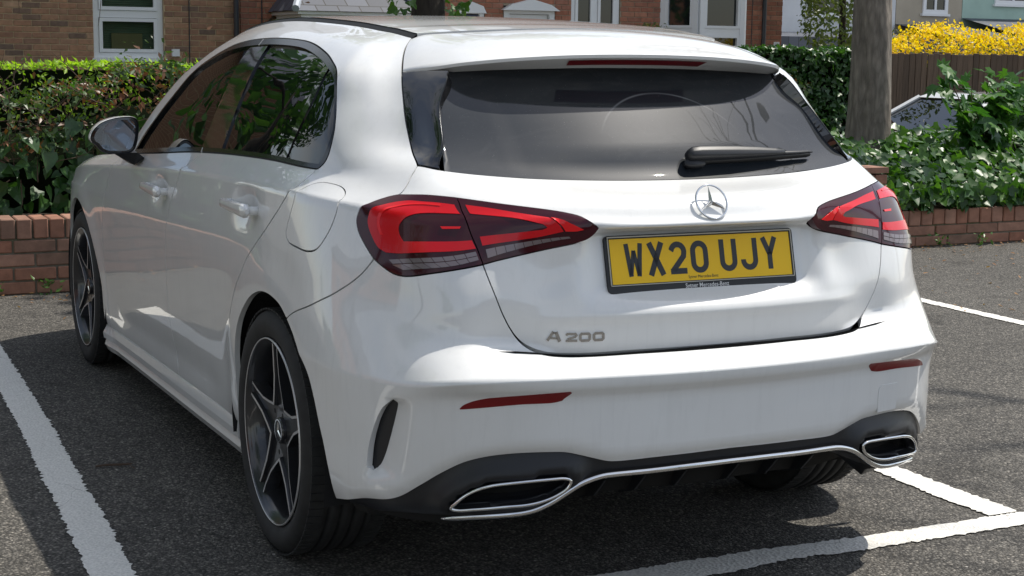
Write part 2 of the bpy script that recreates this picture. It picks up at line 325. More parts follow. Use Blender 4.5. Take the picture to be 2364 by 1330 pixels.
def mat_bark(name, c0, c1, sc=1.):
    t = NT(name); co = t.coord('Object', (6*sc, 6*sc, 1.1*sc)); n = t.noise(co, 3, 7, .7, .6); n2 = t.noise(t.coord('Object'), 1.3, 3)
    v = t.node('ShaderNodeTexVoronoi', Scale=16., feature='F1'); t.link(t.coord('Object', (1.4, 1.4, .55)), v.inputs['Vector'])
    c_ = t.mix(1., t.ramp(n, (.3, c0), (.7, c1)), t.ramp(n2, (.3, .78), (.7, 1.15)), 'MULTIPLY'); c_ = t.mix(1., c_, t.ramp(v.outputs['Distance'], (.1, 1.05), (.7, .72)), 'MULTIPLY')
    t.set(Base_Color=c_, Roughness=.92); t.bump(t.mix(.5, n, v.outputs['Distance']), .8, .02); return t.m
def mat_soil():
    t = NT('dark_bed_soil'); co = t.coord('Object'); n = t.noise(co, 18, 6, .7); t.set(Base_Color=t.ramp(n, (.3, (.018, .013, .009)), (.7, (.055, .040, .026))), Roughness=.95); t.bump(n, .8, .03); return t.m
def mat_wood(name, c0, c1):
    t = NT(name); co = t.coord('Object', (9, 9, .7)); oi = t.node('ShaderNodeObjectInfo'); n = t.noise(co, 4, 6, .65, .3)
    c_ = t.mix(1., t.ramp(n, (.3, c0), (.7, c1)), t.ramp(oi.outputs['Random'], (0., .72), (1., 1.2)), 'MULTIPLY'); t.set(Base_Color=c_, Roughness=.85); t.bump(n, .3, .004); return t.m
def mat_render(name, col):
    t = NT(name); co = t.coord('Object'); n = t.noise(co, 1.2, 5, .6); f = t.noise(co, 40, 3); t.set(Base_Color=t.mix(1., col, t.ramp(n, (.3, .86), (.7, 1.05)), 'MULTIPLY'), Roughness=.85); t.bump(f, .25, .006); return t.m
def mat_slate(name, col):
    t = NT(name); co = t.coord('Object'); b = t.node('ShaderNodeTexBrick', Scale=1.); b.offset = .5; b.inputs['Brick Width'].default_value = .3; b.inputs['Row Height'].default_value = .22; b.inputs['Mortar Size'].default_value = .008
    b.inputs['Color1'].default_value = (*[q*1.25 for q in col], 1); b.inputs['Color2'].default_value = (*[q*.75 for q in col], 1); b.inputs['Mortar'].default_value = (.008, .008, .01, 1); t.link(co, b.inputs['Vector'])
    t.set(Base_Color=b.outputs['Color'], Roughness=.55); return t.m
def mat_pane(name, col=(.012, .016, .016)):
    t = NT(name); t.set(Base_Color=col, Roughness=.03); t.b.inputs['Specular IOR Level'].default_value = .6; return t.m
M.update if False else None
G_ = dict(asphalt=mat_asphalt(), line=mat_line(), soil=mat_soil(),
          wallbrick=mat_brick('red_wall_brick', [(.34, .15, .095), (.27, .135, .090), (.37, .175, .115), (.23, .135, .095), (.31, .16, .11), (.36, .20, .14)], .55),
          wallmortar=mat_mortar('mossy_mortar', (.19, .17, .13), .85),
          brownbrick=mat_brick('brown_house_brick', [(.27, .145, .085), (.36, .19, .115), (.17, .115, .085), (.40, .22, .13), (.29, .155, .095), (.46, .29, .18)], .1), tanmortar=mat_mortar('tan_mortar', (.56, .43, .27)),
          redbrick=mat_brick('red_house_brick', [(.40, .16, .095), (.33, .13, .08), (.45, .20, .125), (.26, .115, .08), (.42, .175, .105)], .1), palemortar=mat_mortar('pale_mortar', (.36, .29, .21)),
          upvc=simple('white_window_frame', (.78, .79, .80), .3), wood=mat_wood('weathered_fence_wood', (.075, .050, .032), (.15, .10, .065)), pipe=simple('dark_drainpipe', (.03, .034, .042), .4),
          pane=mat_pane('window_pane'), blind=simple('green_grey_blind', (.16, .20, .15), .6), slate=mat_slate('slate_roof', (.085, .095, .12)), navy=simple('navy_door', (.02, .03, .09), .3),
          whiter=mat_render('white_render', (.72, .73, .74)), beiger=mat_render('beige_render', (.46, .40, .31)), mintr=mat_render('mint_render', (.42, .58, .50)),
          bark=mat_bark('grey_brown_bark', (.14, .12, .10), (.36, .31, .26)), barkd=mat_bark('dark_bark', (.022, .018, .014), (.065, .052, .04)), twig=simple('brown_twig', (.07, .045, .03), .85), straw=mat_leaf('dead_leaf', (.20, .10, .05), (.34, .20, .10), .2, .7, .2),
          ivy=mat_leaf('ivy_leaf', (.020, .062, .016), (.050, .125, .026), .25, .38, .5), ivyl=mat_leaf('light_ivy_leaf', (.035, .10, .018), (.095, .20, .030), .35, .40, .5), small=mat_leaf('small_hedge_leaf', (.030, .065, .018), (.085, .14, .040), .3, .4, .5, (.16, .075, .035)),
          bronze=mat_leaf('bronze_dry_leaf', (.13, .045, .025), (.28, .13, .06), .25, .55, .3), lime=mat_leaf('lime_hedge_leaf', (.20, .36, .02), (.36, .52, .04), .5, .45, .3), maple=mat_leaf('sapling_leaf', (.030, .10, .022), (.085, .20, .035), .35, .4, .5), flower=mat_leaf('yellow_blossom', (.80, .52, .01), (.86, .66, .03), .35, .6, .2), holly=mat_leaf('yellow_green_leaf', (.06, .10, .02), (.17, .20, .05), .35, .4, .5), core=simple('hedge_inner_shade', (.008, .011, .006), 1., 0, 0, 0.))  # core: near-black fill, the deep shade between leaves as a colour
# ------------------------------------------------------------------ ground
def sheet(name, x0, x1, y0, y1, z, mat, nx=1, ny=1):
    V = [(x0+(x1-x0)*i/nx, y0+(y1-y0)*j/ny, z) for j in range(ny+1) for i in range(nx+1)]; F = [(j*(nx+1)+i, j*(nx+1)+i+1, (j+1)*(nx+1)+i+1, (j+1)*(nx+1)+i) for j in range(ny) for i in range(nx)]
    return tag(mesh_obj(name, V, F, mat), kind='structure')
sheet('car_park_ground', -60, 60, -80, 4.72, 0, G_['asphalt'])
sheet('yard_ground', -400, 400, 7.6, 900, -.50, G_['asphalt'])
sheet('planting_bed', -60, 60, 4.80, 7.6, .38, G_['soil'])
tag(mesh_obj('bed_bank', [(-60, 7.6, .38), (60, 7.6, .38), (60, 7.6, -.5), (-60, 7.6, -.5)], [(3, 2, 1, 0)], G_['soil']), kind='structure')
def marking(name, pts_l, pts_r, label, jit=.0035):
    L, R_ = catmull(pts_l, .012), catmull(pts_r, .012); n = min(len(L), len(R_)); L = L[np.linspace(0, len(L)-1, n).astype(int)]; R_ = R_[np.linspace(0, len(R_)-1, n).astype(int)]
    rng = np.random.RandomState(len(name)+n)
    def rag(p, s):
        lf_ = np.convolve(rng.randn(n), np.ones(25)/25, 'same')*jit*2.5
        d = np.gradient(p, axis=0); d /= np.linalg.norm(d, axis=1, keepdims=True); nn = np.stack([-d[:, 1], d[:, 0]], 1); e = rng.randn(n)*jit; e += np.convolve(rng.randn(n), np.ones(5)/5, 'same')*jit; e += lf_; return p+nn*e[:, None]
    L, R_ = rag(L, 1), rag(R_, -1); V = [(x, y, .004) for x, y in L]+[(x, y, .004) for x, y in R_]
    o = mesh_obj(name, V, [(i, i+1, n+i+1, n+i) for i in range(n-1)], G_['line'])
    if o.data.polygons[0].normal.z < 0: o.data.flip_normals()
    return tag(o, kind='structure')
marking('bay_line', [(-1.370, -.53), (-1.357, .014), (-1.337, .628), (-1.309, 1.47), (-1.287, 2.265), (-1.255, 3.5)], [(-1.262, -.53), (-1.249, -.047), (-1.224, .735), (-1.181, 2.108), (-1.164, 3.14), (-1.150, 3.5)], '')
marking('bay_line', [(1.135, -.535), (1.127, -.3), (1.140, .03), (1.150, 1.5), (1.16, 4.0)], [(1.246, -.535), (1.236, -.3), (1.243, .05), (1.255, 1.5), (1.265, 4.0)], '')
marking('bay_line', [(3.60, -.53), (3.612, 1.0), (3.62, 2.2), (3.63, 4.0)], [(3.70, -.53), (3.708, 1.0), (3.71, 2.2), (3.725, 4.0)], '')
marking('bay_line', [(-3.80, -.53), (-3.75, 3.5)], [(-3.69, -.53), (-3.64, 3.5)], '')
marking('bay_line', [(6.08, -.53), (6.10, 4.0)], [(6.19, -.53), (6.21, 4.0)], '')
def back_line(x0, x1):
    return marking('bay_line', [(x0, -.524), (.07, -.529), (.35, -.528), (.67, -.546), (1.11, -.543), (x1, -.54)], [(x0, -.648), (.13, -.649), (.33, -.630), (.59, -.643), (1.166, -.642), (x1, -.64)], '')
back_line(-3.9, 6.3)
# ------------------------------------------------------------------ low brick wall at the head of the bays
def box_mesh(name, sx, sy, sz, mat, bev=.004):
    bm = bmesh.new(); bmesh.ops.create_cube(bm, size=1); bmesh.ops.scale(bm, vec=(sx, sy, sz), verts=bm.verts); bmesh.ops.bevel(bm, geom=bm.edges[:], offset=bev, segments=1, affect='EDGES')
    me = bpy.data.meshes.new(name); bm.to_mesh(me); bm.free(); me.materials.append(mat); return me
brick_me = box_mesh('brick', .2175, .1025, .0655, G_['wallbrick'], .005); edge_me = box_mesh('brick_on_edge', .068, .215, .108, G_['wallbrick'], .005)
def low_wall(x0, x1, rows, zc, label, yf=4.70, lf=1.):
    w = thing('garden_wall', label, 'wall', (x0, yf, 0)); L = x1-x0; rng = random.Random(int(x0*100))
    H_ = rows*.0755
    mb = MB(); mb.box(0, L, .012, .20, -.05, H_+.004); mb.box(0, L, .018, .195, H_+.004, H_+.100); mb.build('mortar', G_['wallmortar'], w)
    for r in range(rows):
        x = -.115 if r % 2 else 0.
        while x < L-.05:
            a, b = max(x, 0), min(x+.2175*lf, L)
            if b-a > .06:
                o = link(bpy.data.objects.new('brick', brick_me), w); o.location = ((a+b)/2, .0515+rng.uniform(-.004, .003), .037+r*.0755); o.scale = ((b-a)/.2175, 1, 1); o.rotation_euler = (0, rng.uniform(-.008, .008), rng.uniform(-.012, .012))
            x += .2175*lf+.010
    cw = .0860*(1+(lf-1)*.9); n = int(L/cw)
    for i in range(n):
        o = link(bpy.data.objects.new('coping_brick', edge_me), w); o.location = (cw/2+i*cw, .105+rng.uniform(-.004, .004), H_+.056+rng.uniform(-.002, .003)); o.scale = ((cw-.010)/.068, 1, 1); o.rotation_euler = (rng.uniform(-.012, .012), rng.uniform(-.02, .02), rng.uniform(-.02, .02))
    return w
low_wall(-2.6, 4.78, 4, .46, 'low red brick wall with an upright brick coping, at the nose of the white car')
low_wall(4.99, 8.3, 2, .31, 'lower brick wall topped by ivy, to the right of the white car', 4.70, 1.3)
pr_ = thing('wall_pier', 'square brick pier where the low wall steps down, half hidden by the right tail lamp', 'pier', (4.885, 4.80, 0))
mb = MB(); mb.box(-.10, .10, -.10, .10, 0, .50); mb.build('mortar', G_['wallmortar'], pr_)
for r in range(7):
    for k in range(2):
        o = link(bpy.data.objects.new('brick', brick_me), pr_); o.scale = (1, 1, 1)
        if r % 2: o.location = (0, -.0545+.109*k, .037+r*.0755)
        else: o.location = (-.0545+.109*k, 0, .037+r*.0755); o.rotation_euler = (0, 0, math.pi/2)
mb = MB(); mb.box(-.112, .112, -.112, .112, .535, .575); mb.build('capstone', G_['wallbrick'], pr_)
# ------------------------------------------------------------------ houses
def frame(mb, x0, x1, z0, z1, y0, y1, w):
    mb.box(x0, x0+w, y0, y1, z0, z1); mb.box(x1-w, x1, y0, y1, z0, z1); mb.box(x0+w, x1-w, y0+.001, y1-.001, z0, z0+w); mb.box(x0+w, x1-w, y0+.001, y1-.001, z1-w, z1)
FY = 16.5; GZ = -.5
def house(x0, x1, openings, brick_mat, mort_mat, label, zb=(.95, 2.36), roof=True):
    h = thing('brick_house', label, 'house', ((x0+x1)/2, FY, GZ)); ox, oz = (x0+x1)/2, GZ
    # mortar wall with true openings
    xs = sorted({x0, x1, *[a for o in openings for a in o[:2]]}); zs = sorted({GZ, 5.2, *[a for o in openings for a in o[2:4]]}); mb = MB()
    for i in range(len(xs)-1):
        for j in range(len(zs)-1):
            cx, cz = (xs[i]+xs[i+1])/2, (zs[j]+zs[j+1])/2
            if any(a < cx < b and c_ < cz < d for a, b, c_, d in [o[:4] for o in openings]): continue
            mb.add([(xs[i]-ox, 0, zs[j]-oz), (xs[i+1]-ox, 0, zs[j]-oz), (xs[i+1]-ox, 0, zs[j+1]-oz), (xs[i]-ox, 0, zs[j+1]-oz)], [(0, 1, 2, 3)])
    for a, b, c_, d in [o[:4] for o in openings]:
        P = [(a-ox, c_-oz), (b-ox, c_-oz), (b-ox, d-oz), (a-ox, d-oz)]
        for k in range(4): p, q = P[k], P[(k+1) % 4]; mb.add([(p[0], 0, p[1]), (p[0], .12, p[1]), (q[0], .12, q[1]), (q[0], 0, q[1])], [(0, 1, 2, 3)])
    mb.box(x0-ox, x1-ox, .30, 7., 0, 5.7); mb.box(x0-ox+.001, x0-ox+.03, .001, .31, 0, 5.69); mb.box(x1-ox-.03, x1-ox-.001, .001, .31, 0, 5.69)
    mb.build('wall', mort_mat, h)
    me = box_mesh('brick', .215, .03, .065, brick_mat, .003); rng = random.Random(int(x0*7)+3); cnt = 0; rest = MB()
    rows = int((5.2-GZ)/.075)
    for r in range(rows):
        z = GZ+.0375+r*.075; x = x0-(.1125 if r % 2 else 0)
        while x < x1-.02:
            a, b = max(x, x0), min(x+.215, x1); segs = [(a, b)]
            for o in openings:
                if o[2]-.03 < z < o[3]+.03:
                    ns = []
                    for p, q in segs:
                        if q <= o[0] or p >= o[1]: ns.append((p, q)); continue
                        if o[0]-p > .03: ns.append((p, o[0]-.004))
                        if q-o[1] > .03: ns.append((o[1]+.004, q))
                    segs = ns
            for p, q in segs:
                if q-p < .03: continue
                vis = zb[0] < z < zb[1] and p > -.2 and not any(v[0] < (p+q)/2 < v[1] and z < v[2] for v in HID)
                if vis and cnt < 300:
                    o = link(bpy.data.objects.new('brick', me), h); o.location = ((p+q)/2-ox, .007+rng.uniform(-.002, .002), z-oz); o.scale = ((q-p)/.215, 1, 1); cnt += 1
                else: rest.add([(p-ox, -.006, z-.0325-oz), (q-ox, -.006, z-.0325-oz), (q-ox, -.006, z+.0325-oz), (p-ox, -.006, z+.0325-oz), (p-ox, .006, z-.0325-oz), (q-ox, .006, z-.0325-oz), (q-ox, .006, z+.0325-oz), (p-ox, .006, z+.0325-oz)], [(0, 1, 2, 3), (0, 4, 5, 1), (3, 2, 6, 7), (0, 3, 7, 4), (1, 5, 6, 2)])
            x += .225
    if rest.f: tag(rest.build('brick', brick_mat, h), kind='stuff')
    mb = MB(); mb.add([(x0-ox-.1, -.35, 5.65), (x1-ox+.1, -.35, 5.65), (x1-ox+.1, 3.4, 8.1), (x0-ox-.1, 3.4, 8.1), (x1-ox+.1, 7.3, 5.65), (x0-ox-.1, 7.3, 5.65), (x0-ox-.1, -.35, 5.55), (x1-ox+.1, -.35, 5.55)], [(0, 1, 2, 3), (3, 2, 4, 5), (6, 7, 1, 0), (0, 3, 5), (1, 4, 2)]); mb.build('roof', G_['slate'], h)
    return h, ox, oz
HID = [(4.0, 9.0, 1.62), (3.7, 5.8, 1.4), (9.0, 11.7, 1.25)]
hA, ax_, az_ = house(-6.0, 3.66, [(1.735, 2.645, 1.17, 3.0), (-2.6, -1.7, 1.17, 3.0)], G_['brownbrick'], G_['tanmortar'], 'brown brick house with a blind in its white window, behind the hedge on the left')
hB, bx_, bz_ = house(3.672, 12.44, [(6.86, 7.27, GZ, 1.98), (7.56, 8.40, GZ, 2.02), (8.67, 9.50, .9, 2.30), (10.25, 11.55, .3, 3.2)], G_['redbrick'], G_['palemortar'], 'red brick house with white doors and a bay window, above the car roof')
def window(parent, ox, oz, x0, x1, z0, z1, transoms=(), mull=(), blind=False, y=.045, w=.07):
    mb = MB(); frame(mb, x0-ox, x1-ox, z0-oz, z1-oz, y, y+.06, w)
    for t in transoms: mb.box(x0-ox+w, x1-ox-w, y+.002, y+.058, t-.045-oz, t+.045-oz)
    for m_ in mull: mb.box(m_-.035-ox, m_+.035-ox, y+.002, y+.058, z0+w-oz, z1-w-oz)
    mb.box(x0-ox-.03, x1-ox+.03, -.05, y+.03, z0-.045-oz, z0-oz-.002)
    f = mb.build('window', G_['upvc'], parent); zz = [z0+w]+[t for t in transoms]+[z1-w]; xx = [x0+w]+list(mull)+[x1-w]
    for i in range(len(zz)-1):
        for j in range(len(xx)-1):
            a, b = xx[j]+(.036 if j else 0), xx[j+1]-(.036 if j < len(xx)-2 else 0); c_, d = zz[i]+(.046 if i else 0), zz[i+1]-(.046 if i < len(zz)-2 else 0)
            # sash of its own and the glass
            mb = MB(); frame(mb, a-ox+.004, b-ox-.004, c_-oz+.004, d-oz-.004, y-.012, y+.03, .045); mb.build('sash', G_['upvc'], f)
            mesh_obj('pane', [(a+.045-ox, y+.02, c_+.045-oz), (b-.045-ox, y+.02, c_+.045-oz), (b-.045-ox, y+.02, d-.045-oz), (a+.045-ox, y+.02, d-.045-oz)], [(0, 1, 2, 3)], G_['pane2'] if blind else G_['pane'], f)
    if blind:
        mb = MB(); z = z0+w
        while z < z1-w: mb.add([(x0+w-ox, y+.07, z-oz), (x1-w-ox, y+.07, z-oz), (x1-w-ox, y+.092, z+.027-oz), (x0+w-ox, y+.092, z+.027-oz)], [(0, 1, 2, 3)]); z += .0285
        tag(mb.build('blind_slats', G_['blind'], f), kind='stuff')
        mb = MB(); mb.box(1.98-ox, 2.38-ox, y+.048, y+.062, z0+.08-oz, z0+.32-oz); mb.build('tan_box', simple('tan_card', (.22, .17, .09), .7), f)
    return f
def mat_pane2():
    t = NT('clear_window_pane'); t.set(Base_Color=(.01, .014, .012), Roughness=.02); tr = t.node('ShaderNodeBsdfTransparent', Color=(.75, .85, .75, 1)); mx = t.node('ShaderNodeMixShader'); mx.inputs['Fac'].default_value = .78
    t.link(t.b.outputs[0], mx.inputs[1]); t.link(tr.outputs[0], mx.inputs[2]); t.link(mx.outputs[0], t.out.inputs['Surface']); return t.m
G_['pane2'] = mat_pane2()
window(hA, ax_, az_, 1.74, 2.64, 1.21, 2.99, (1.775,), (), True)
window(hA, ax_, az_, -2.59, -1.71, 1.21, 2.99, (1.775,), ())
window(hB, bx_, bz_, 8.68, 9.49, .945, 2.29, (), (9.085,), y=.02, w=.06)
# bay window with splayed sides
mb = MB()
def bay():
    f = bpy.data.objects.new('bay_window', None); COL.objects.link(f); f.parent = hB; f.location = (-bx_, 0, -bz_)
    P = [(10.23, .03), (10.62, -.42), (11.42, -.42), (11.60, .03)]; z0, z1, tr = .75, 2.75, 1.70
    for k in range(3):
        a, b = Vector((*P[k], 0)), Vector((*P[k+1], 0)); d = (b-a).normalized(); L = (b-a).length; n = Vector((d.y, -d.x, 0)); mb = MB()
        def bx(u0, u1, za, zb, dep=.035): mb.obox(a+d*((u0+u1)/2)+Vector((0, 0, (za+zb)/2)), d, n, (0, 0, 1), (u1-u0)/2, dep, (zb-za)/2)
        bx(0, .085, z0, z1, .05); bx(L-.085, L, z0, z1, .05); bx(.085, L-.085, z0, z0+.08); bx(.085, L-.085, z1-.08, z1); bx(.085, L-.085, tr-.05, tr+.05)
        for za, zb in ((z0+.08, tr-.05), (tr+.05, z1-.08)): bx(.085, .125, za, zb, .05 if False else .045); bx(L-.125, L-.085, za, zb, .045); bx(.125, L-.125, za, za+.04, .045); bx(.125, L-.125, zb-.04, zb, .045)
        mb.build('window_frame', G_['upvc'], f)
        for za, zb in ((z0+.12, tr-.09), (tr+.09, z1-.12)):
            q = [a+d*.125-n*.01+Vector((0, 0, za)), a+d*(L-.125)-n*.01+Vector((0, 0, za)), a+d*(L-.125)-n*.01+Vector((0, 0, zb)), a+d*.125-n*.01+Vector((0, 0, zb))]; mesh_obj('pane', q, [(0, 1, 2, 3)], G_['pane'], f)
    mb = MB(); mb.add([(10.15, .05, z0), (10.58, -.50, z0), (11.46, -.50, z0), (11.68, .05, z0), (10.15, .05, GZ), (10.58, -.50, GZ), (11.46, -.50, GZ), (11.68, .05, GZ)], [(3, 2, 1, 0), (0, 1, 5, 4), (1, 2, 6, 5), (2, 3, 7, 6)]); mb.add([(10.1, .05, z1), (10.55, -.55, z1), (11.5, -.55, z1), (11.75, .05, z1), (10.3, .05, z1+.5), (11.6, .05, z1+.5)], [(0, 1, 2, 3), (1, 0, 4), (2, 1, 4, 5), (3, 2, 5)]); mb.build('bay_base', G_['palemortar'], f)
bay()
# doors, hoods, porch, pipes, fittings
mb = MB(); frame(mb, 6.87-bx_, 7.26-bx_, 0, 1.96-bz_, .01, .09, .07); mb.add([(6.84-bx_, -.02, 1.90-bz_), (7.29-bx_, -.02, 1.90-bz_), (7.24-bx_, -.02, 2.0-bz_), (7.06-bx_, -.02, 2.06-bz_), (6.88-bx_, -.02, 2.0-bz_), (6.84-bx_, .0, 1.90-bz_), (7.29-bx_, .0, 1.90-bz_)], [(0, 1, 2, 3, 4), (0, 5, 6, 1)]); d1 = mb.build('door', G_['upvc'], hB)
mesh_obj('door_leaf', [(6.94-bx_, .06, .02), (7.19-bx_, .06, .02), (7.19-bx_, .06, 1.88-bz_), (6.94-bx_, .06, 1.88-bz_)], [(0, 1, 2, 3)], G_['navy'], d1)
mb = MB(); frame(mb, 7.57-bx_, 8.39-bx_, 0, 1.99-bz_, -.01, .09, .085); mb.add([(7.52-bx_, -.10, 1.955-bz_), (8.44-bx_, -.10, 1.955-bz_), (8.30-bx_, -.10, 2.04-bz_), (7.98-bx_, -.10, 2.12-bz_), (7.66-bx_, -.10, 2.04-bz_), (7.52-bx_, .01, 1.955-bz_), (8.44-bx_, .01, 1.955-bz_), (8.30-bx_, .01, 2.04-bz_), (7.98-bx_, .01, 2.12-bz_), (7.66-bx_, .01, 2.04-bz_)], [(0, 1, 2, 3, 4), (0, 5, 6, 1), (1, 6, 7, 2), (2, 7, 8, 3), (3, 8, 9, 4), (4, 9, 5, 0)]); d2 = mb.build('door', G_['upvc'], hB)
mb = MB(); mb.box(7.66-bx_, 8.30-bx_, .04, .08, .02, 1.90-bz_)
for xx in (7.76, 8.03): frame(mb, xx-bx_, xx+.19-bx_, 1.35-bz_, 1.80-bz_, .028, .041, .025)
mb.build('door_leaf', G_['upvc'], d2)
for xx in (7.785, 8.055): mesh_obj('pane', [(xx-bx_, .036, 1.375-bz_), (xx+.14-bx_, .036, 1.375-bz_), (xx+.14-bx_, .036, 1.775-bz_), (xx-bx_, .036, 1.775-bz_)], [(0, 1, 2, 3)], G_['pane'], d2)
po = bpy.data.objects.new('porch', None); COL.objects.link(po); po.parent = hB; po.location = (-bx_, 0, -bz_)
mb = MB(); mb.box(4.22, 5.70, -1.05, 0, GZ, 1.74); mb.build('porch_wall', G_['upvc'], po)
mb = MB(); mb.box(4.16, 5.76, -1.11, 0, 1.742, 1.80); mb.box(4.10, 5.82, -1.17, 0, 1.801, 1.84); mb.build('fascia', G_['upvc'], po)
for i in range(6): mb = MB(); frame(mb, 4.26+i*.24, 4.48+i*.24, .6, 1.70, -1.075, -1.051, .03); mb.build('window', G_['upvc'], po)
mb = MB(); mb.add([(4.05, -1.22, 1.845), (5.87, -1.22, 1.845), (5.40, -.25, 2.45), (4.52, -.25, 2.45), (4.05, 0, 1.845), (5.87, 0, 1.845), (4.52, 0, 2.45), (5.40, 0, 2.45)], [(0, 1, 2, 3), (1, 5, 7, 2), (4, 0, 3, 6), (3, 2, 7, 6), (0, 4, 5, 1)]); mb.build('porch_roof', G_['slate'], po)
lead = simple('pale_lead_hip', (.38, .42, .48), .5)
for q_ in ([(4.05, -1.23, 1.87), (4.52, -.26, 2.47)], [(5.87, -1.23, 1.87), (5.40, -.26, 2.47)]): mb = MB(); mb.tube(q_, .05, 8); mb.build('hip_flashing', lead, po)
for hx, px_, nm in ((hA, 3.60-ax_, 'drainpipe'), (hB, 12.06-bx_, 'drainpipe')): mb = MB(); mb.tube([(px_, -.06, .0), (px_, -.06, 6.1)], .036, 12); mb.build(nm, G_['pipe'], hx)
for px_, r_ in ((2.97-ax_, .007),): mb = MB(); mb.tube([(px_, -.012, 1.0), (px_+.01, -.012, 2.6), (px_, -.012, 5.)], r_, 6); mb.build('cable', G_['pipe'], hA)
for px_, r_ in ((3.96-bx_, .009), (11.86-bx_, .006)): mb = MB(); mb.tube([(px_, -.012, 1.0), (px_+.005, -.012, 2.6), (px_, -.012, 5.)], r_, 6); mb.build('cable', G_['pipe'], hB)
mb = MB(); mb.tube([(4.14+.075*math.cos(a)-bx_, -.02, 1.70-bz_+.075*math.sin(a)) for a in np.linspace(0, 2*math.pi, 20)], .013, 6); mb.build('wall_ring', G_['twig'], hB)
mb = MB(); mb.box(2.735-ax_, 2.835-ax_, -.05, 0, 1.24-az_, 1.335-az_); mb.build('meter_box', G_['upvc'], hA)
sg = thing('warning_sign', 'small white and yellow warning sign with a triangle, on the corner of the brick house', 'sign', (12.345, FY-.012, 1.46))
mb = MB(); mb.box(-.055, .055, -.004, .0, -.110, .110); mb.build('plate', G_['upvc'], sg)
mesh_obj('yellow_panel', [(-.046, -.0052, -.100), (.046, -.0052, -.100), (.046, -.0052, -.012), (-.046, -.0052, -.012)], [(0, 1, 2, 3)], M_yel := simple('sign_yellow', (.75, .52, .02), .5), sg)
mesh_obj('triangle', [(-.040, -.0052, .005), (.040, -.0052, .005), (0, -.0052, .080)], [(0, 1, 2)], simple('sign_black', (.03, .03, .02), .5), sg); mesh_obj('triangle_face', [(-.029, -.0060, .012), (.029, -.0060, .012), (0, -.0060, .066)], [(0, 1, 2)], M_yel, sg)
# far rendered houses with a slate lean-to
def far_house(x0, x1, mat, label, wins, rz, y=31.):
    h = thing('rendered_house', label, 'house', ((x0+x1)/2, y, GZ)); ox = (x0+x1)/2
    mb = MB(); mb.box(x0-ox, x1-ox, 0, 7, 0, 7.0); mb.build('wall', mat, h)
    mb = MB(); mb.add([(x0-ox, -3.2, 2.35), (x1-ox, -3.2, 2.35), (x1-ox, -.002, rz-GZ), (x0-ox, -.002, rz-GZ), (x0-ox, -3.2, 0), (x1-ox, -3.2, 0)], [(0, 1, 2, 3), (4, 5, 1, 0)]); mb.build('lean_to_roof', G_['slate'], h)
    for a, b, c_, d in wins:
        mb = MB(); frame(mb, a-ox, b-ox, c_-GZ, d-GZ, -.05, .02, .11); mb.box((a+b)/2-ox-.035, (a+b)/2-ox+.035, -.045, .02, c_-GZ+.11, d-GZ-.11); mb.box(a-ox-.06, b-ox+.06, -.09, .0, c_-GZ-.07, c_-GZ-.002); f = mb.build('window', G_['upvc'], h)
        mesh_obj('pane', [(a-ox+.1, -.012, c_-GZ+.1), (b-ox-.1, -.012, c_-GZ+.1), (b-ox-.1, -.012, d-GZ-.1), (a-ox+.1, -.012, d-GZ-.1)], [(0, 1, 2, 3)], G_['pane'], f)
    mb = MB(); mb.add([(x0-ox, -.3, 6.95), (x1-ox, -.3, 6.95), (x1-ox, 3.4, 9.2), (x0-ox, 3.4, 9.2)], [(0, 1, 2, 3)]); mb.build('roof', G_['slate'], h)
    return h
far_house(20.2, 26.6, G_['whiter'], 'white rendered house seen between the shrub and the tree trunk', [(23.6, 24.9, 2.45, 4.2)], 2.02)
far_house(26.62, 29.0, G_['beiger'], 'beige rendered house between the white and the mint green house', [(27.55, 28.45, 2.62, 4.2)], 2.30)
far_house(29.02, 36.0, G_['mintr'], 'mint green rendered house at the right edge of the photo', [(30.2, 31.6, 2.95, 4.4)], 2.52)
# ------------------------------------------------------------------ leaves
LEAF = {
 'ivy': ([(0,0,0),(-.40,-.08,.03),(-.50,.26,.05),(-.24,.44,.03),(-.20,.74,.03),(0,1,-.06),(.20,.74,.03),(.24,.44,.03),(.50,.26,.05),(.40,-.08,.03),(0,.40,-.05)], [(10,0,9),(10,9,8),(10,8,7),(10,7,6),(10,6,5),(10,5,4),(10,4,3),(10,3,2),(10,2,1),(10,1,0)]),
 'heart': ([(0,0,0),(-.36,-.10,.03),(-.46,.22,.06),(-.28,.62,.03),(0,1.05,-.10),(.28,.62,.03),(.46,.22,.06),(.36,-.10,.03),(0,.42,-.05)], [(8,0,7),(8,7,6),(8,6,5),(8,5,4),(8,4,3),(8,3,2),(8,2,1),(8,1,0)]),
 'oval': ([(0,0,0),(-.24,.35,.05),(0,1,-.05),(.24,.35,.05),(0,.45,-.03)], [(4,0,3),(4,3,2),(4,2,1),(4,1,0)]),
 'maple': ([(0,0,0),(-.30,-.06,.02),(-.62,.30,-.03),(-.34,.36,.03),(-.44,.74,-.03),(-.16,.62,.03),(0,1.05,-.08),(.16,.62,.03),(.44,.74,-.03),(.34,.36,.03),(.62,.30,-.03),(.30,-.06,.02),(0,.36,-.02)], [(12,i,i-1) for i in range(11, 0, -1)]+[(12,0,11)]),
 'petal': ([(0,0,0),(-.35,.5,.1),(0,1,0),(.35,.5,.1)], [(0,3,2,1)])}
LEAF_ME = {}
def leaf_mesh(shape, mat):
    k = (shape, mat.name)
    if k not in LEAF_ME:
        v, f = LEAF[shape]; me = bpy.data.meshes.new('leaf'); me.from_pydata(v, [], f); me.materials.append(mat); LEAF_ME[k] = me
    return LEAF_ME[k]
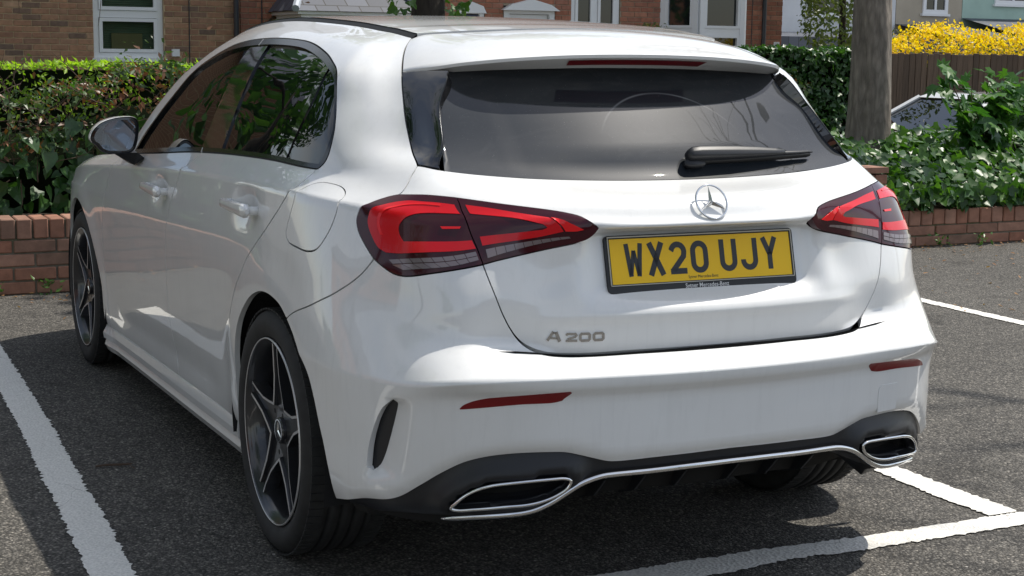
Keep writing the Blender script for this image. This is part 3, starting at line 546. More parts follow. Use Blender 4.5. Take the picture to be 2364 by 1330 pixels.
def leaf_frames(P, N, rng, tilt=.6, droop=.5):
    n = N+rng.randn(len(P), 3)*tilt; n /= np.linalg.norm(n, axis=1, keepdims=True)+1e-9
    d = rng.randn(len(P), 3)*.8; d[:, 2] -= droop; d -= n*(n*d).sum(1, keepdims=True); d /= np.linalg.norm(d, axis=1, keepdims=True)+1e-9
    return np.cross(d, n), d, n
def scatter(parent, mat, shape, P, N, smin, smax, seed=1, single=0, tilt=.6, droop=.5, name='foliage', leafname='leaf', origin=(0, 0, 0), lmat=None):
    "leaves over given points: those nearest to the camera as parts, all others joined as one part"
    rng = np.random.RandomState(seed); P = np.asarray(P, float); N = np.asarray(N, float); X, Y, Z = leaf_frames(P, N, rng, tilt, droop)
    S_ = rng.uniform(smin, smax, len(P)); v, f = LEAF[shape]; v = np.array(v); L = P-np.array(origin)
    order = np.argsort(np.linalg.norm(P-np.array(CAM_POS), axis=1)-.5*(rng.rand(len(P)))); near = order[:single]; rest = order[single:]
    me = leaf_mesh(shape, lmat or mat)
    for i in near:
        o = bpy.data.objects.new(leafname, me); COL.objects.link(o); o.parent = parent; s_ = S_[i]
        o.matrix_local = Matrix(((X[i][0]*s_, Y[i][0]*s_, Z[i][0]*s_, L[i][0]), (X[i][1]*s_, Y[i][1]*s_, Z[i][1]*s_, L[i][1]), (X[i][2]*s_, Y[i][2]*s_, Z[i][2]*s_, L[i][2]), (0, 0, 0, 1)))
    if len(rest):
        V = (L[rest][:, None]+S_[rest][:, None, None]*(v[None, :, 0:1]*X[rest][:, None]+v[None, :, 1:2]*Y[rest][:, None]+v[None, :, 2:3]*Z[rest][:, None])).reshape(-1, 3); k = len(v)
        fl = np.concatenate([np.array(q) for q in f]); F = (np.arange(len(rest))[:, None]*k+fl[None]).ravel(); cnt = np.tile([len(q) for q in f], len(rest))
        m_ = bpy.data.meshes.new(name); m_.vertices.add(len(V)); m_.vertices.foreach_set('co', V.ravel()); m_.loops.add(len(F)); m_.loops.foreach_set('vertex_index', F.astype(np.int32)); m_.polygons.add(len(cnt)); m_.polygons.foreach_set('loop_start', np.concatenate([[0], np.cumsum(cnt)[:-1]]).astype(np.int32)); m_.materials.append(mat); m_.update(calc_edges=True); m_.validate()
        tag(link(bpy.data.objects.new(name, m_), parent), kind='stuff')
def fbm(x, y, s=1., seed=0):
    r = 0; a = 1.
    for k in range(4): r = r+a*np.sin(x*s*(1.7**k)+seed*1.3+k*2.1+1.3*np.sin(y*s*(1.6**k)*.9+k))*np.cos(y*s*(1.8**k)*.8+seed*.7+k*1.7); a *= .55
    return r/2
# ------------------------------------------------------------------ hedge on the left behind the wall
rng = np.random.RandomState(11)
hl = thing('hedge', 'tangled dark hedge of ivy and dry stems above the left brick wall', 'hedge', (0, 5.4, .38))
HO = (0, 5.4, .38)
def hedge_top(x): return 1.11+.09*fbm(x, x*0, 2.6, 1)+.06*fbm(x, x*0, 8, 2)+.09*np.exp(-((x-.15)/.35)**2)
def hedge_pts(n, zlo, zhi, depth=.25, top=.25):
    x = rng.uniform(-2.6, 4.6, n); t = hedge_top(x); z = zlo+(np.minimum(zhi, t)-zlo)*rng.rand(n); on = rng.rand(n) < top; z = np.where(on, t-rng.rand(n)*.06, z)
    fy = 5.02+.10*fbm(x, z, 3.1, 4)+.07*(z < .55); y = fy+rng.exponential(depth, n)*.5; y = np.where(on, rng.uniform(5.0, 6.0, n), y); y = np.clip(y, 4.86, 6.1)
    N = np.stack([rng.randn(n)*.25+.15, np.where(on, -.25, -1.), np.where(on, 1., .35)], 1); return np.stack([x, y, z], 1), N
mb = MB(); xx = np.linspace(-2.7, 4.65, 60); rows_ = []
for y_, k_ in ((5.30, 0), (5.33, .6), (5.45, .88), (5.9, .88), (6.1, 0)): rows_.append([(x-HO[0], y_-HO[1]+.05*math.sin(x*5), (hedge_top(np.array([x]))[0]-.16-.38)*k_-.02) for x in xx])
mb.grid(rows_); mb.build('shade_core', G_['core'], hl)  # dark filler: stops see-through and stands in for shade inside the hedge
P, N = hedge_pts(1500, .40, .98, .14, 0.); m_ = P[:, 2] < .42+.55*rng.rand(len(P))**.55; scatter(hl, G_['ivy'], 'heart', P[m_], N[m_], .055, .125, 3, 300, .45, .9, 'ivy_foliage', 'ivy_leaf', HO)
P, N = hedge_pts(13000, .72, 1.3, .20, .5); g_ = fbm(P[:, 0], P[:, 2]+P[:, 1]*.7, 5.5, 9)+.25*rng.randn(len(P)) > -.22; P, N = P[g_], N[g_]
up = rng.rand(len(P)) < .16; P[up, 2] += rng.exponential(.045, up.sum())*(1+fbm(P[up, 0], P[up, 0]*0, 7, 3)); scatter(hl, G_['small'], 'oval', P, N, .020, .062, 4, 0, .9, .1, 'foliage', 'leaf', HO)
P, N = hedge_pts(2600, .95, 1.35, .10, .8); k_ = (fbm(P[:, 0], P[:, 1], 4, 6) > .05) & (P[:, 0] > -.5); scatter(hl, G_['ivyl'], 'oval', P[k_]+np.array([0, 0, .03]), N[k_], .025, .065, 61, 0, .9, -.2, 'fresh_foliage', 'leaf', HO)
P, N = hedge_pts(3600, .74, 1.3, .08, .45); k_ = (P[:, 0] < .25) & (fbm(P[:, 0], P[:, 2], 5, 12) > -.05); scatter(hl, G_['bronze'], 'oval', P[k_], N[k_], .025, .06, 5, 0, .9, .6, 'dry_leaves', 'leaf', HO)
mb = MB()
for i in range(260):
    x = rng.uniform(-1.6, 1.6); z = rng.uniform(.55, 1.12); p = Vector((x, 5.02+rng.rand()*.15, z)); d = Vector((rng.randn()*.8, -.1*rng.rand(), rng.randn()*.45+.25)).normalized(); L = rng.uniform(.08, .30); q = [p+d*(L*t)+Vector((0, 0, -.10*L*t*t))+Vector(rng.randn(3)*.006) for t in (0, .35, .7, 1)]
    mb.tube([v-Vector(HO) for v in q], [.0035, .003, .0022, .0012], 4, caps=False)
tag(mb.build('dry_stems', G_['twig'], hl), kind='stuff')
for i in range(9):
    x = rng.uniform(-.95, .35); p = Vector((x, 5.2+rng.rand()*.3, 1.05)); d = Vector((rng.uniform(-.5, .6), -.05, 1)).normalized(); L = rng.uniform(.14, .34); mb = MB(); q = [p+d*(L*t)+Vector((.03*math.sin(7*t+i), 0, 0)) for t in np.linspace(0, 1, 6)]
    mb.tube([v-Vector(HO) for v in q], [.004, .0035, .003, .0025, .002, .001], 5); mb.build('twig', G_['twig'], hl)
# ------------------------------------------------------------------ bright low hedge in front of the brown house
lh = thing('hedge', 'bright lime green sunlit hedge at the foot of the brown brick house', 'hedge', (0, 14.2, -.5)); LO = (0, 14.2, -.5)
n = 5200; x = rng.uniform(-5, 5.2, n); on = rng.rand(n) < .6; z = np.where(on, 1.165+.035*fbm(x, x*0, 3, 5)-rng.rand(n)*.05, rng.uniform(.5, 1.15, n)); y = np.where(on, rng.uniform(13.9, 14.6, n), 13.9+rng.rand(n)*.05)
scatter(lh, G_['lime'], 'oval', np.stack([x, y, z], 1), np.stack([0*x+.5, np.where(on, -.3, -.8), np.where(on, 1., .4)], 1), .05, .10, 6, 0, .6, -.3, 'foliage', 'leaf', LO)
mb = MB(); mb.box(-5, 5.2, -.22, .40, 0, 1.58); mb.build('shade_core', G_['core'], lh)
# ------------------------------------------------------------------ ivy ground cover on the right
gc = thing('ivy_bank', 'bank of glossy ivy spilling over the lower brick wall on the right', 'ivy', (6.5, 5.6, .38)); GO = (6.5, 5.6, .38)
def bank(x, y):
    return .40+.20*np.clip((y-4.85)/1.3, 0, 1)**.8+.05*fbm(x, y, 2.4, 7)+.42*np.exp(-((x-8.9)/.95)**2-((y-6.3)/1.0)**2)+.10*np.exp(-((x-4.9)/.5)**2-((y-5.3)/.4)**2)
n = 7600; x = rng.uniform(3.6, 10.2, n); y = 4.80+2.9*rng.rand(n)**1.25; z = bank(x, y)+rng.uniform(-.05, .06, n); P = np.stack([x, y, z], 1); N = np.stack([rng.randn(n)*.2+.1, -.55+0*x, .85+0*x], 1)
ov = rng.rand(n) < .13; P[ov, 1] = 4.66+rng.rand(ov.sum())*.12; P[ov, 0] = np.where(rng.rand(ov.sum()) < .7, rng.uniform(6.5, 8.4, ov.sum()), rng.uniform(4.95, 6.5, ov.sum())); zz = rng.rand(ov.sum()); P[ov, 2] = np.where(P[ov, 0] > 6.5, .03+.40*zz, .30+.12*zz); N[ov] = (0, -1, .3)
scatter(gc, G_['ivyl'], 'ivy', P[::2], N[::2], .055, .115, 8, 300, .55, .6, 'foliage', 'ivy_leaf', GO)
scatter(gc, G_['ivy'], 'heart', P[1::2], N[1::2], .05, .105, 9, 0, .55, .6, 'dark_foliage', 'ivy_leaf', GO)
mb = MB(); rows_ = []
for y_ in np.linspace(4.86, 7.7, 16): rows_.append([(x_-GO[0], y_-GO[1], float(bank(np.array(x_), np.array(y_)))-.09-GO[2]) for x_ in np.linspace(3.5, 10.3, 40)])
mb.grid(rows_); mb.build('shade_core', G_['core'], gc, True)
# heap of climbers further right
hp = thing('climber_heap', 'dark heap of climbing plants at the right edge of the photo', 'shrub', (8.75, 6.6, .5)); PO = (8.75, 6.6, .5)
n = 3600; th = rng.uniform(0, 2*math.pi, n); ph = np.arccos(rng.uniform(-.1, 1, n)); r = 1+.12*fbm(th*2, ph*3, 1.5, 3)+rng.randn(n)*.05; d = np.stack([np.cos(th)*np.sin(ph), np.sin(th)*np.sin(ph), np.cos(ph)], 1); P = d*r[:, None]*np.array([.98, .8, .74])+np.array(PO)
scatter(hp, G_['ivyl'], 'heart', P, d+np.array([0, -.3, .4]), .06, .12, 10, 220, .5, .7, 'foliage', 'ivy_leaf', PO)
mb = MB(); rows_ = [[(math.cos(a)*math.sin(b)*.84, math.sin(a)*math.sin(b)*.68, math.cos(b)*.62) for a in np.linspace(0, 2*math.pi, 20)] for b in np.linspace(.01, 1.7, 10)]; mb.grid(rows_); mb.build('shade_core', G_['core'], hp, True)
# sapling with large lobed leaves
sa = thing('sycamore_sapling', 'young sapling with broad lobed leaves before the wooden fence', 'sapling', (7.05, 6.0, .5)); SO = (7.05, 6.0, .5)
mb = MB(); tips = []
for i in range(11):
    a = rng.uniform(-.9, .9); b = rng.uniform(-.4, .5); L = rng.uniform(.45, .95); q = [Vector((a*L*t*.75+.05*math.sin(3*t+i), b*L*t, L*t-.10*t*t)) for t in np.linspace(0, 1, 7)]
    mb.tube(q, list(np.linspace(.010, .003, 7)), 5); tips += [np.array(q[k])+np.array(SO) for k in range(2, 7)]
mb.build('stem', G_['twig'], sa); tips = np.array(tips); P = np.repeat(tips, 4, 0)+rng.randn(len(tips)*4, 3)*.075
scatter(sa, G_['maple'], 'maple', P, np.tile([.25, -.45, .8], (len(P), 1)), .085, .19, 12, len(P), .40, .7, 'foliage', 'lobed_leaf', SO)
# ------------------------------------------------------------------ trees
def limb(mb, p0, d0, L, r0, depth, rng, tips, bend=.25, mi=0):
    p = Vector(p0); d = Vector(d0).normalized(); n = 6; pts = [p.copy()]; rs = [r0]
    for i in range(n):
        d = (d+Vector(rng.randn(3)*bend*.5)+Vector((0, 0, .03))).normalized(); p = p+d*(L/n); pts.append(p.copy()); rs.append(max(.003, r0*(1-.62*(i+1)/n)))
    mb.tube(pts, rs, 7 if r0 > .03 else 5, caps=False)
    if depth > 0:
        for k in range(3 if depth > 1 else 4):
            i = rng.randint(2, n+1); ax = Vector(rng.randn(3)); dd = (d+ax.normalized()*.85).normalized(); limb(mb, pts[i], dd, L*rng.uniform(.5, .72), rs[i]*.62, depth-1, rng, tips, bend)
    else: tips += pts[2:]
def trunk_mesh(prof, seed, n=28):
    "prof: (x, y, z, r)"
    rg = np.random.RandomState(seed); rows_ = []
    for k, (x, y, z, r) in enumerate(prof): rows_.append([(x+r*(1+.05*math.sin(3*a+z)+.035*math.sin(7*a+2.2*z+seed)+.015*rg.randn())*math.cos(a), y+r*(1+.05*math.sin(3*a+z)+.035*math.sin(7*a+2.2*z+seed))*math.sin(a), z) for a in np.linspace(0, 2*math.pi, n, endpoint=False)])
    for r_ in rows_: r_.append(r_[0])
    return rows_
tr = thing('tree', 'bare grey brown tree trunk standing in the ivy right of the car', 'tree', (6.27, 6.5, .4)); TO = Vector((6.27, 6.5, .4))
pf = [(0, 0, -.1, .25), (0, 0, .1, .215), (-.005, 0, .28, .188), (-.01, 0, .55, .173), (-.015, 0, .9, .163), (-.03, 0, 1.3, .156), (-.045, 0, 1.8, .150), (-.05, 0, 2.6, .142), (-.02, 0, 3.6, .13), (.05, .05, 4.6, .115)]
zz = np.linspace(-.1, 4.6, 60); pf = [tuple(float(np.interp(z, [p[2] for p in pf], [p[i] for p in pf])) if i != 2 else float(z) for i in range(4)) for z in zz]
mb = MB(); mb.grid(trunk_mesh(pf, 3)); mb.build('trunk', G_['bark'], tr, True)
mb = MB(); tips = []; rg = np.random.RandomState(5)
for d in ((-.8, -.35, .6), (-.5, -.7, .7), (.2, -.4, .9), (.6, .2, .8), (-.3, .5, .9), (-.9, .2, .5)): limb(mb, (.04, .04, 4.3), d, 2.5, .07, 2, rg, tips, .3)
mb.build('limbs', G_['bark'], tr, True)
tips = np.array([tuple(t) for t in tips]); k_ = rg.randint(0, len(tips), 5200); P = tips[k_]+rg.randn(5200, 3)*np.array([.26, .26, .2])
P = P+np.array(TO); P = P[(P[:, 1] > 2.7) & (P[:, 1] < 5.7) & (P[:, 2] > 3.4)]
scatter(tr, G_['maple'], 'maple', P, np.tile([.2, 0, 1.], (len(P), 1)), .09, .17, 13, 0, .6, .6, 'crown', 'leaf', tuple(TO))
# ivy clad trunk above the middle of the roof
t2 = thing('tree', 'dark ivy wrapped trunk rising behind the middle of the car roof', 'tree', (3.70, 10., -.5)); T2O = (3.70, 10., -.5)
pf = [(0, 0, float(z), .19-.012*float(z)) for z in np.linspace(0, 5, 40)]; mb = MB(); mb.grid(trunk_mesh(pf, 9, 22)); mb.build('trunk', G_['barkd'], t2, True)
n = 420; z = rng.uniform(1.2, 4.6, n); s_ = rng.choice([-1, 1, 1], n); P = np.stack([3.70+s_*(.20+np.abs(rng.randn(n))*.13)-.03, 10-.15+rng.randn(n)*.12, z-.0], 1)
scatter(t2, G_['ivyl'], 'ivy', P, np.tile([.2, -1., .4], (n, 1)), .06, .11, 14, 160, .6, .8, 'ivy_foliage', 'ivy_leaf', T2O)
mb = MB(); tips = []
for d in ((-.5, -.2, .9), (.5, .3, .9), (.1, -.5, .9), (-.3, .6, .8)): limb(mb, (0, 0, 4.9), d, 2.4, .08, 2, rg, tips, .3)
mb.build('limbs', G_['barkd'], t2, True); tips = np.array([tuple(t) for t in tips]); k_ = rg.randint(0, len(tips), 2200); P = tips[k_]+rg.randn(2200, 3)*.25+np.array(T2O)
scatter(t2, G_['maple'], 'maple', P, np.tile([.2, 0, 1.], (len(P), 1)), .10, .18, 15, 0, .6, .6, 'crown', 'leaf', T2O)
# thin bare tree whose twigs hang into the picture at the top left
t3 = thing('tree', 'thin bare tree with twigs hanging before the brown brick wall', 'tree', (-2.7, 7.0, .38)); T3 = Vector((-2.7, 7.0, .38))
mb = MB(); mb.tube([(0, 0, -.05), (.03, 0, .8), (.1, -.05, 1.7), (.3, -.1, 2.6)], [.07, .06, .05, .035], 10); mb.build('trunk', G_['barkd'], t3, True)
mb = MB(); mb.tube([(.2, -.08, 2.2), (.9, -.15, 2.55), (1.7, -.2, 2.5), (2.4, -.25, 2.35), (3.0, -.3, 2.3)], [.03, .022, .016, .010, .005], 7); mb.build('limb', G_['barkd'], t3, True)
for i, (x, zt) in enumerate(((1.62, 1.12), (1.72, 1.28), (1.86, 1.22), (2.10, 1.30), (2.14, 1.18), (2.22, 1.36), (2.75, 1.10), (2.9, 1.4), (1.5, 1.35))):
    mb = MB(); q = [(x+.03*math.sin(4*t+i)+.05*t*(i % 3-1), -.22+.02*i*.3, 2.45+(zt-2.45)*t) for t in np.linspace(0, 1, 9)]; mb.tube(q, list(np.linspace(.006, .0018, 9)), 5)
    q2 = Vector(q[5]); mb.tube([q2, q2+Vector((.05, 0, -.07)), q2+Vector((.06, 0, -.16))], [.003, .0022, .0012], 4); mb.build('twig', G_['twig'], t3)
# tall tree beyond the right edge: its bare branches show as reflections in the rear window
t4 = thing('tree', 'bare branched tree beside the car park, seen as a reflection in the rear window', 'tree', (9.2, -1.6, 0)); rg = np.random.RandomState(21)
pf = [(0, 0, float(z), .22-.014*float(z)) for z in np.linspace(0, 10, 30)]; mb = MB(); mb.grid(trunk_mesh(pf, 5, 18)); mb.build('trunk', G_['barkd'], t4, True)
mb = MB(); tips = []
for z0, d in ((6.2, (-1, .25, .45)), (7.0, (-1, .45, .55)), (7.6, (-.9, .1, .6)), (8.3, (-1, .3, .8)), (8.8, (-.6, .5, .9)), (9.6, (-.3, -.4, 1)), (7.4, (.7, -.6, .6)), (6.6, (-1, -.15, .6))): limb(mb, (0, 0, z0), d, 3.6, .055, 2, rg, tips, .35)
mb.build('limbs', G_['barkd'], t4, True)
# ------------------------------------------------------------------ fence, ivy on it, shrubs, forsythia
fe = thing('wooden_fence', 'weathered brown board fence behind the tree and the sapling', 'fence', (13.0, 13.0, -.5)); bme = box_mesh('board', .098, .020, 1.90, G_['wood'], .003); rg = random.Random(4)
for i in range(66):
    o = link(bpy.data.objects.new('board', bme), fe); o.location = (-2.6+i*.103, rg.uniform(-.004, .006), .955+rg.uniform(-.012, .012)); o.rotation_euler = (0, rg.uniform(-.006, .006), rg.uniform(-.03, .03))
for z_ in (.35, 1.0, 1.65): mb = MB(); mb.box(-2.7, 4.3, .02, .07, z_-.04, z_+.04); mb.build('rail', G_['wood'], fe)
for i in range(4): mb = MB(); mb.box(-2.7+i*2.3, -2.6+i*2.3, .025, .125, 0, 1.93); mb.build('post', G_['wood'], fe)
mb = MB(); mb.box(-2.68, -1.6, -.04, .05, 1.915, 1.945); mb.build('capping', G_['wood'], fe)
ih = thing('ivy_hedge', 'dark ivy covered hedge with sunlit top, left of the wooden fence', 'hedge', (10.3, 12.9, -.5)); IO = (10.3, 12.9, -.5)
n = 4200; x = rng.uniform(8.9, 11.25, n); on = rng.rand(n) < .3; tz = 1.44+.05*fbm(x, x*0, 4, 3); z = np.where(on, tz-rng.rand(n)*.05, -.2+(tz+.2)*rng.rand(n)); y = np.where(on, rng.uniform(12.5, 13.2, n), 12.5+.10*fbm(x, z, 4, 2)+rng.rand(n)*.1)
scatter(ih, G_['ivy'], 'ivy', np.stack([x, y, z], 1), np.stack([0*x+.25, np.where(on, -.3, -1.), np.where(on, 1., .3)], 1), .05, .10, 16, 0, .6, .6, 'foliage', 'leaf', IO)
mb = MB(); mb.box(-1.4, .90, -.22, .3, 0, 1.86); mb.build('shade_core', G_['core'], ih)
sh = thing('evergreen_shrub', 'tall yellow green shrub leaning over beside the corner of the red brick house', 'shrub', (12.75, 15.4, -.5)); SHO = (12.75, 15.4, -.5)
n = 4200; th = rng.uniform(0, 2*math.pi, n); z = rng.uniform(1.35, 4.2, n); r = (.62+.14*fbm(th, z, 2.6, 3))*np.clip((z-.9)/.8, .2, 1)*np.sqrt(rng.uniform(.45, 1, n)); P = np.stack([12.75+r*np.cos(th), 15.4+r*np.sin(th), z], 1); drop = rng.rand(n) < .5*np.clip((1.9-z)/.6, 0, 1); P = P[~drop]; th = th[~drop]
scatter(sh, G_['holly'], 'oval', P, np.stack([np.cos(th), np.sin(th)-.3, .5+0*th], 1), .06, .12, 17, 0, .6, .8, 'foliage', 'leaf', SHO)
mb = MB(); mb.tube([(0, 0, 0), (.05, 0, 1.5), (0, 0, 3.6)], [.09, .07, .03], 8); mb.build('stem', G_['barkd'], sh)
ys = thing('yellow_shrub', 'shrub in full bright yellow blossom above the wooden fence at the top right', 'shrub', (13.9, 13.9, -.5)); YO = (13.9, 13.9, -.5)
n = 7500; x = rng.uniform(12.35, 16.0, n); hmx = 1.52+.24*np.clip((x-12.35)/.9, 0, 1)+.16*fbm(x, x*0, 3.2, 5)+.09*fbm(x, x*0, 11, 6); z = 1.2+(hmx-1.2)*rng.rand(n)**.6+rng.exponential(.02, n); y = 13.5+rng.rand(n)*.8
k_ = fbm(x, z*2.2, 6.5, 8)+.3*rng.randn(n) > -.12; x, y, z = x[k_], y[k_], z[k_]; scatter(ys, G_['flower'], 'petal', np.stack([x, y, z], 1), np.tile([.3, -.6, .7], (len(x), 1)), .035, .075, 18, 0, .9, -.4, 'blossom', 'petal', YO)
n = 900; x = rng.uniform(12.35, 16.0, n); z = rng.uniform(1.1, 1.75, n); scatter(ys, G_['holly'], 'oval', np.stack([x, 13.55+rng.rand(n)*.7, z], 1), np.tile([.3, -.6, .7], (n, 1)), .04, .08, 19, 0, .8, -.3, 'leaves', 'leaf', YO)
mb = MB(); mb.box(-1.45, 2.1, .0, .4, 0, 1.75); mb.build('shade_core', G_['core'], ys)
# small pale shrub against the red house, by the bay
ps = thing('pale_shrub', 'small pale leaved shrub against the red brick wall, left of the bay window', 'shrub', (9.88, 16.2, -.5)); n = 700; P = np.stack([9.88+rng.randn(n)*.13, 16.2+rng.randn(n)*.1, 1.2+rng.rand(n)*.62-.25*np.abs(rng.randn(n))*.3], 1)
scatter(ps, G_['holly'], 'oval', P, np.tile([.2, -.6, .7], (n, 1)), .04, .08, 20, 0, .8, -.5, 'foliage', 'leaf', (9.88, 16.2, -.5)); mb = MB(); mb.tube([(0, 0, 0), (0, 0, 1.9)], .02, 6); mb.build('stem', G_['barkd'], ps)
# ------------------------------------------------------------------ litter and twigs on the ground
n = 900; x = rng.uniform(-2.4, 8, n); y = 4.66-rng.exponential(.16, n); far = rng.rand(n) < .25; y = np.where(far, rng.uniform(2.2, 4.6, n), y); x = np.where(far, rng.uniform(2.2, 7, n), x); y = np.maximum(y, 2.)
lt = thing('leaf_litter', 'dry leaves and grit swept along the foot of the low brick wall', 'leaf litter', (0, 4.5, 0)); scatter(lt, G_['straw'], 'oval', np.stack([x, y, .006+rng.rand(n)*.01], 1), np.tile([0., 0, 1.], (n, 1)), .012, .045, 22, 0, .25, 0, 'dry_leaves', 'leaf', (0, 4.5, 0)); lt['kind'] = 'stuff'
tw = thing('fallen_twig', 'small dark twig lying on the asphalt left of the rear wheel', 'twig', (-1.10, 1.0, .006)); mb = MB(); mb.tube([(-.055, .012, 0), (-.02, .004, .003), (.02, -.004, .002), (.045, -.012, .003), (.058, -.006, .002)], [.0035, .0045, .0045, .004, .002], 6); mb.tube([(.045, -.012, .003), (.052, -.05, .0), (.058, -.062, 0)], [.002, .0015, .001], 4); mb.build('stick', G_['twig'], tw)
for i, (x, y) in enumerate(((-1.02, 4.62), (-.72, 4.66), (5.45, 4.63), (5.8, 4.60))):
    wd = thing('weed', ['small green weed at the foot of the left wall, nearest the photo edge', 'small green weed at the foot of the left wall, beside the front wheel', 'small weed at the foot of the right wall, next to the tail lamp', 'small weed at the foot of the right wall, towards the photo edge'][i], 'weed', (x, y, 0)); P = np.stack([x+rng.randn(26)*.035, y+rng.randn(26)*.02, .01+rng.rand(26)*.08], 1)
    scatter(wd, G_['ivyl'], 'oval', P, np.tile([0, -.5, .8], (26, 1)), .02, .045, 30+i, 0, .6, -.4, 'foliage', 'leaf', (x, y, 0))
# ------------------------------------------------------------------ white car beyond the ivy
def far_car():
    c_ = thing('parked_car', 'white car glimpsed side on through the leaves, beyond the tree on the right', 'car', (10.9, 10.4, -.5), 0.)
    W2 = .86; prof = [(-2.05, .30), (-2.08, .55), (-1.98, .72), (-1.55, .86), (-.98, .98), (-.95, .99), (1.55, 1.02), (1.98, .98), (2.06, .70), (2.05, .32)]
    mb = MB(); n = len(prof); rings = []
    for yy, sc in ((-W2, .94), (-W2+.05, 1.), (W2-.05, 1.), (W2, .94)): rings.append([(x*(.985 if sc < 1 else 1), yy, .62+(z-.62)*sc) for x, z in prof])
    for r in rings: r.append(r[0])
    mb.grid(rings); mb.add(rings[0][:-1], [tuple(range(n))[::-1]]); mb.add(rings[-1][:-1], [tuple(range(n))]); mb.build('body', M['paint'], c_)
    gl = [(-.98, .985), (-.28, 1.36), (1.10, 1.38), (1.85, 1.01)]; mb = MB()
    for a, b in zip(gl[:-1], gl[1:]): mb.add([(a[0], -.78+.17*(a[1] > 1.2), a[1]), (b[0], -.78+.17*(b[1] > 1.2), b[1]), (b[0], .78-.17*(b[1] > 1.2), b[1]), (a[0], .78-.17*(a[1] > 1.2), a[1])], [(0, 1, 2, 3)])
    for s_ in (-1, 1): mb.add([(x, s_*(.78-.17*(z > 1.2)), z) for x, z in gl], [(0, 1, 2, 3)])
    mb.build('windows', M['pane2'] if 'pane2' in M else M['dglass'], c_)
    mb = MB(); mb.add([(-.30, -.63, 1.37), (1.15, -.63, 1.39), (1.15, .63, 1.39), (-.30, .63, 1.37), (-.2, -.5, 1.43), (1.05, -.5, 1.44), (1.05, .5, 1.44), (-.2, .5, 1.43)], [(3, 2, 1, 0), (4, 5, 6, 7), (0, 1, 5, 4), (1, 2, 6, 5), (2, 3, 7, 6), (3, 0, 4, 7)]); mb.build('roof', M['paint'], c_)
    for x0, x1 in ((-1.0, -.28), (.42, .47), (1.12, 1.86)):
        for s_ in (-1, 1): mb = MB(); z0, z1 = (.98, 1.37) if x0 < 0 else ((1.0, 1.38) if x0 < 1 else (1.38, 1.01)); mb.tube([(x0, s_*(.79 if z0 < 1.2 else .62), z0), (x1, s_*(.79 if z1 < 1.2 else .62), z1)], .035, 6); mb.build('pillar', M['paint'], c_)
    for x in (-1.32, 1.30):
        for s_ in (-1, 1):
            w = bpy.data.objects.new('wheel', None); COL.objects.link(w); w.parent = c_; w.location = (x, s_*.78, .31); v, f = lathe2([(-.1, .20), (-.1, .29), (-.06, .31), (.06, .31), (.1, .29), (.1, .20)]); mesh_obj('tyre', v, f, M['tyre'], w); v, f = lathe2([(-.09, .0), (-.085, .18), (-.1, .2), (.1, .2), (.085, .18), (.09, 0)]); mesh_obj('rim', v, f, M['satin'], w)
def lathe2(prof, n=28):
    V = []; F = []; k = len(prof)
    for i in range(n): a = 2*math.pi*i/n; V += [(r*math.cos(a), x, r*math.sin(a)) for x, r in prof]
    for i in range(n):
        for j in range(k-1): F.append((i*k+j, i*k+j+1, ((i+1) % n)*k+j+1, ((i+1) % n)*k+j))
    return V, F
# ------------------------------------------------------------------ what the car reflects: a brick terrace and a hedge beyond the left edge, trees and houses behind the viewer; plus added trees that dim the left sky
def plain_house(name, label, x0, x1, y0, y1, h, wall, wins, face):
    o = thing(name, label, 'house', ((x0+x1)/2, (y0+y1)/2, 0)); cx, cy = (x0+x1)/2, (y0+y1)/2
    mb = MB(); mb.box(x0-cx, x1-cx, y0-cy, y1-cy, 0, h); mb.build('wall', wall, o)
    mb = MB(); a, b, c_, d = x0-cx-.3, x1-cx+.3, y0-cy-.3, y1-cy+.3
    if face == 'x': mb.add([(a, c_, h), (b, c_, h), (b, d, h), (a, d, h), (0, c_, h+2.6), (0, d, h+2.6)], [(1, 2, 5, 4), (3, 0, 4, 5), (0, 1, 4), (2, 3, 5)])
    else: mb.add([(a, c_, h), (b, c_, h), (b, d, h), (a, d, h), (a, 0, h+2.6), (b, 0, h+2.6)], [(0, 1, 5, 4), (2, 3, 4, 5), (3, 0, 4), (1, 2, 5)])
    mb.build('roof', G_['slate'], o)
    for u, z, w, hh in wins:
        mb = MB()
        if face == 'x': mb.box(x1-cx-.02, x1-cx+.04, u-cy-w/2, u-cy+w/2, z, z+hh); f = mb.build('window', G_['upvc'], o); X = x1-cx+.045; q = [(X, u-cy-w/2+.09, z+.09), (X, u-cy+w/2-.09, z+.09), (X, u-cy+w/2-.09, z+hh-.09), (X, u-cy-w/2+.09, z+hh-.09)]
        else: mb.box(u-cx-w/2, u-cx+w/2, y1-cy-.02, y1-cy+.04, z, z+hh); f = mb.build('window', G_['upvc'], o); Y = y1-cy+.045; q = [(u-cx+w/2-.09, Y, z+.09), (u-cx-w/2+.09, Y, z+.09), (u-cx-w/2+.09, Y, z+hh-.09), (u-cx+w/2-.09, Y, z+hh-.09)]
        mesh_obj('pane', q, [(0, 1, 2, 3)], G_['pane'], f)
    return o
plain_house('brick_house', 'red brick house across the car park, seen as a reflection in the side windows', -30, -23, -6, 16, 6.2, G_['redwall'] if 'redwall' in G_ else G_['redbrick'], [(1.5, 1., 1.4, 1.3), (5., 1., 1.4, 1.3), (9., 1., 1.4, 1.3), (12.5, 1., 1.4, 1.3), (1.5, 3.6, 1.2, 1.2), (5., 3.6, 1.2, 1.2), (9., 3.6, 1.2, 1.2), (12.5, 3.6, 1.2, 1.2)], 'x')
plain_house('brick_house', 'long brick house behind the viewer, seen as a reflection in the tailgate', -14, 16, -52, -45, 5.4, G_['brownbrick'], [(x, z, 1.3, 1.2) for x in range(-12, 16, 4) for z in (1.0, 3.6)], 'y')
